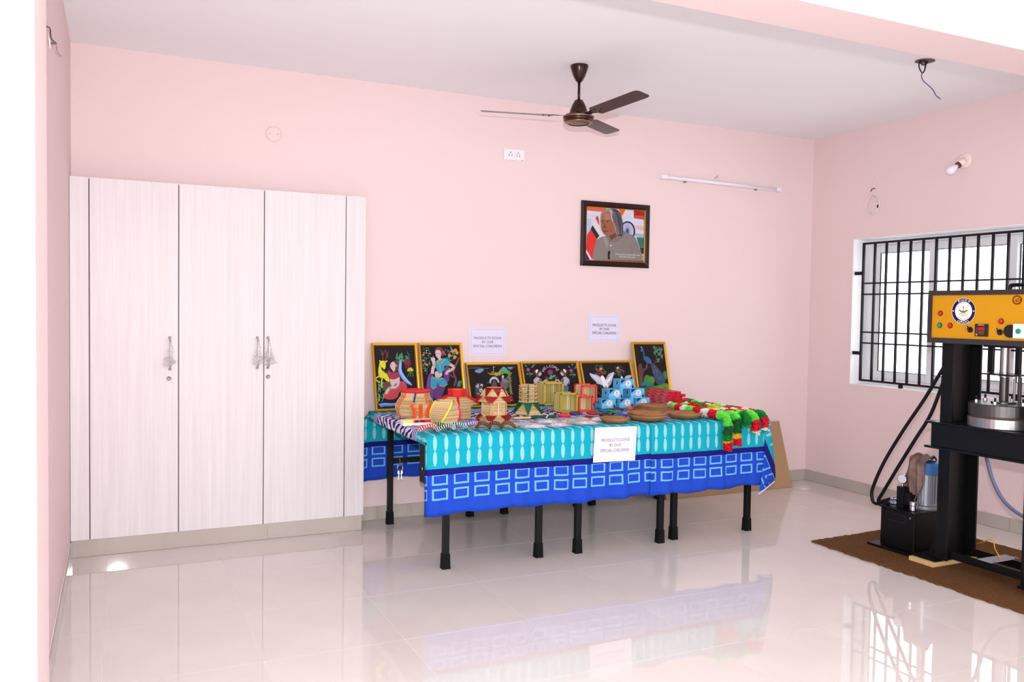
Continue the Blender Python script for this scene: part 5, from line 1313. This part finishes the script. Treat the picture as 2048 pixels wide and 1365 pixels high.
# ---- hydraulic power unit
hu = thing('hydraulic_power_unit', (4.72, -1.98, RZ), 'black hydraulic oil tank with motor and gauge on the coir mat', 'power unit')
pla = at(1728, 1086, 'z', RZ); plb = at(1795, 1116, 'z', RZ)
MB().box(4.575, 5.0, -2.125, -1.79, RZ, RZ+.014).build('base_plate', BLKM, hu, bevel=.002)
tk = MB().box(4.615, 4.93, -2.105, -1.855, RZ+.0145, .262).build('oil_tank', BLKM, hu, bevel=.006)
MB().box(4.605, 4.94, -2.112, -1.848, .2625, .272).build('tank_lid', BLKM, tk, bevel=.002)
fm = MB()
for a in ((-2.05, -1.90, .237, .241), (-2.05, -1.90, .195, .199), (-2.05, -2.046, .195, .241), (-1.904, -1.90, .195, .241)): fm.box(4.611, 4.6145, *a)
fm.build('name_plate', mat('dark_plate', (34, 34, 38), .3), tk)
MB().lathe([(.006, 0), (.006, .004)], 8, M=Matrix.Translation((4.615, -2.075, .235)) @ Matrix.Rotation(-PI/2, 4, 'Y')).build('screw', STEEL, tk)
MB().lathe([(.012, 0), (.012, .008)], 10, M=Matrix.Translation((4.615, -1.88, .045)) @ Matrix.Rotation(-PI/2, 4, 'Y')).build('drain_plug', BLKM, tk)
vb = MB(); vb.box(4.655, 4.705, -1.985, -1.935, .2725, .405); vb.box(4.70, 4.75, -2.02, -1.94, .2725, .36); vb.box(4.66, 4.70, -2.015, -1.985, .30, .375)
vb.build('valve_block', BLKM, hu, bevel=.003)
for y, z in ((-1.935, .315), (-1.935, .287)):
    MB().lathe([(.011, 0), (.011, .012), (.008, .013), (.008, .03), (.012, .031), (.012, .045)], 12, M=Matrix.Translation((4.665, y, z)) @ Matrix.Rotation(-PI/2, 4, 'X')).build('hose_fitting', CHROME, hu)
MB().lathe([(.006, .405), (.006, .43)], 10, c=(4.68, -1.955, 0)).build('gauge_stem', CHROME, hu)
Mg = Matrix.Translation((4.69, -1.955, .452)) @ Matrix.Rotation(-PI/2, 4, 'Y') @ Matrix.Rotation(.35, 4, 'X')
gg = MB().lathe([(.028, -.02), (.03, .0), (.03, .02), (.026, .024)], 24, M=Mg).build('pressure_gauge', CHROME, hu); MB().lathe([(0, .0245), (.0255, .0245)], 24, M=Mg, cap=False).build('gauge_face', mat('gauge_dial', (196, 196, 202), .15), gg)
MB().lathe([(.018, .3605), (.02, .365), (.02, .40), (.016, .405)], 16, c=(4.725, -1.985, 0)).build('relief_cap', CHROME, hu)
MB().lathe([(.020, .2725), (.022, .28), (.022, .305), (.018, .308), (.024, .312), (.024, .33), (.018, .334)], 16, c=(4.655, -2.06, 0)).build('filler_cap', CHROME, hu)
mx_, my_ = 4.815, -2.02
MB().lathe([(.088, .2725), (.09, .28), (.09, .293), (.075, .297)], 24, c=(mx_, my_, 0)).build('motor_flange', mat('grey_cast', (150, 150, 156), .45, metal=.4), hu)
MB().lathe([(.066, .2975), (.066, .49)], 24, c=(mx_, my_, 0)).build('motor_body', mat('silver_grey_motor', (158, 160, 168), .4, metal=.5), hu)
fb = MB()
for k in range(26):
    a = 2*PI*k/26; fb.bar((mx_+.0735*math.cos(a), my_+.0735*math.sin(a), .31), (mx_+.0735*math.cos(a), my_+.0735*math.sin(a), .488), .0055, .014, up=(math.cos(a), math.sin(a), 0))
fb.build('cooling_fin', MATS['silver_grey_motor'], hu)['kind'] = 'stuff'
MB().lathe([(.084, .4905), (.084, .545), (.078, .562), (.05, .566)], 28, c=(mx_, my_, 0)).build('fan_cowl', mat('blue_cowl', (48, 104, 168), .4), hu)
# rag over the motor
RAG = mat('grimy_rag', (142, 118, 104), .95, spec=.1, noise=((16, 16, 16), (92, 70, 78), .22), bump=(40, .6))
random.seed(9)
rg2 = MB(); vs = []; fs = []; NI, NJ = 34, 12
for i in range(NI):
    s_ = i/(NI-1)
    for j in range(NJ):
        w_ = (j/(NJ-1)-.5)
        a0 = math.radians(205); wd_ = .075+.035*math.sin(s_*4)+.02*math.sin(s_*11)
        if s_ < .35:            # lying over the cowl
            q = s_/.35; x = mx_+.07-.155*q; y = my_+.03-.03*q+w_*wd_*1.3; z = .572+.03*math.sin(PI*q)**.7+.010*math.sin(w_*17+q*5)
        else:
            q = (s_-.35)/.65; x = mx_-.092-.012*math.sin(q*3)+.012*math.sin(w_*14+q*6); y = my_+.035*q+.0+w_*wd_*1.35; z = .578-.30*q+.008*math.sin(w_*9)
        vs.append((x+random.uniform(-.003, .003), y+random.uniform(-.003, .003), z))
for i in range(NI-1):
    for j in range(NJ-1): fs.append((i*NJ+j, (i+1)*NJ+j, (i+1)*NJ+j+1, i*NJ+j+1))
rg2.add(vs, fs); o = rg2.build('rag', RAG, smooth=True); tag(o, 'grimy brown cloth rag draped over the blue motor', 'rag'); sd = o.modifiers.new('thick', 'SOLIDIFY'); sd.thickness = .006; sd.offset = 1
q = o.modifiers.new('sub', 'SUBSURF'); q.levels = 1; q.render_levels = 1
# hoses
HOSE = mat('black_rubber_hose', (13, 11, 13), .5, spec=.3)
def hose(pix, Xs, rr, label, end, start=None):
    P = ([Vector(start)] if start else []) + [at(u, v, 'x', x) for (u, v), x in zip(pix, Xs)] + [Vector(end)]
    o = MB().tube(P, rr, 10, smooth=6).build('hydraulic_hose', HOSE, smooth=True); tag(o, label, 'hose', 'black hydraulic hoses')
hose([(1893, 727), (1850, 797), (1806, 862), (1768, 925), (1746, 975), (1744, 996), (1752, 1008)], [4.70, 4.69, 4.68, 4.67, 4.665, 4.665, 4.665], .0105, 'outer black hydraulic hose looping down to the oil tank', (4.665, -1.889, .287), (4.72, -2.26, 1.215))
hose([(1891, 755), (1862, 828), (1830, 880), (1796, 935), (1766, 985), (1757, 1000), (1760, 1004)], [4.70, 4.69, 4.68, 4.67, 4.665, 4.665, 4.665], .0105, 'inner black hydraulic hose running close to the press column', (4.665, -1.889, .315), (4.73, -2.26, 1.17))
P = [at(1968, 890, 'x', 4.95), at(1974, 920, 'x', 4.96), at(1986, 962, 'x', 4.97), at(2006, 1000, 'x', 4.98), at(2034, 1026, 'x', 4.98), at(2075, 1048, 'x', 4.98), at(2140, 1085, 'x', 4.97), at(2190, 1125, 'x', 4.95)]
P = [Vector((4.93, P[0].y, .72)), Vector((4.88, P[0].y+.01, .80))][::-1] + P
o = MB().tube(P, .011, 10, smooth=5).build('grey_hose', mat('grey_blue_pvc', (112, 118, 150), .45), smooth=True); tag(o, 'grey plastic hose hanging behind the press bed', 'hose')
o = MB().tube([at(1940, 1092, 'z', .02), at(1962, 1086, 'x', 4.86), at(1978, 1080, 'x', 4.82), at(1987, 1084, 'x', 4.80), at(1990, 1098, 'x', 4.78), (4.72, -2.585, zb+.080)], .0032, 6).build('yellow_wire', mat('yellow_wire', (226, 184, 30), .5), smooth=True); tag(o, 'thin yellow wire curling onto the grey tape of the press', 'wire')
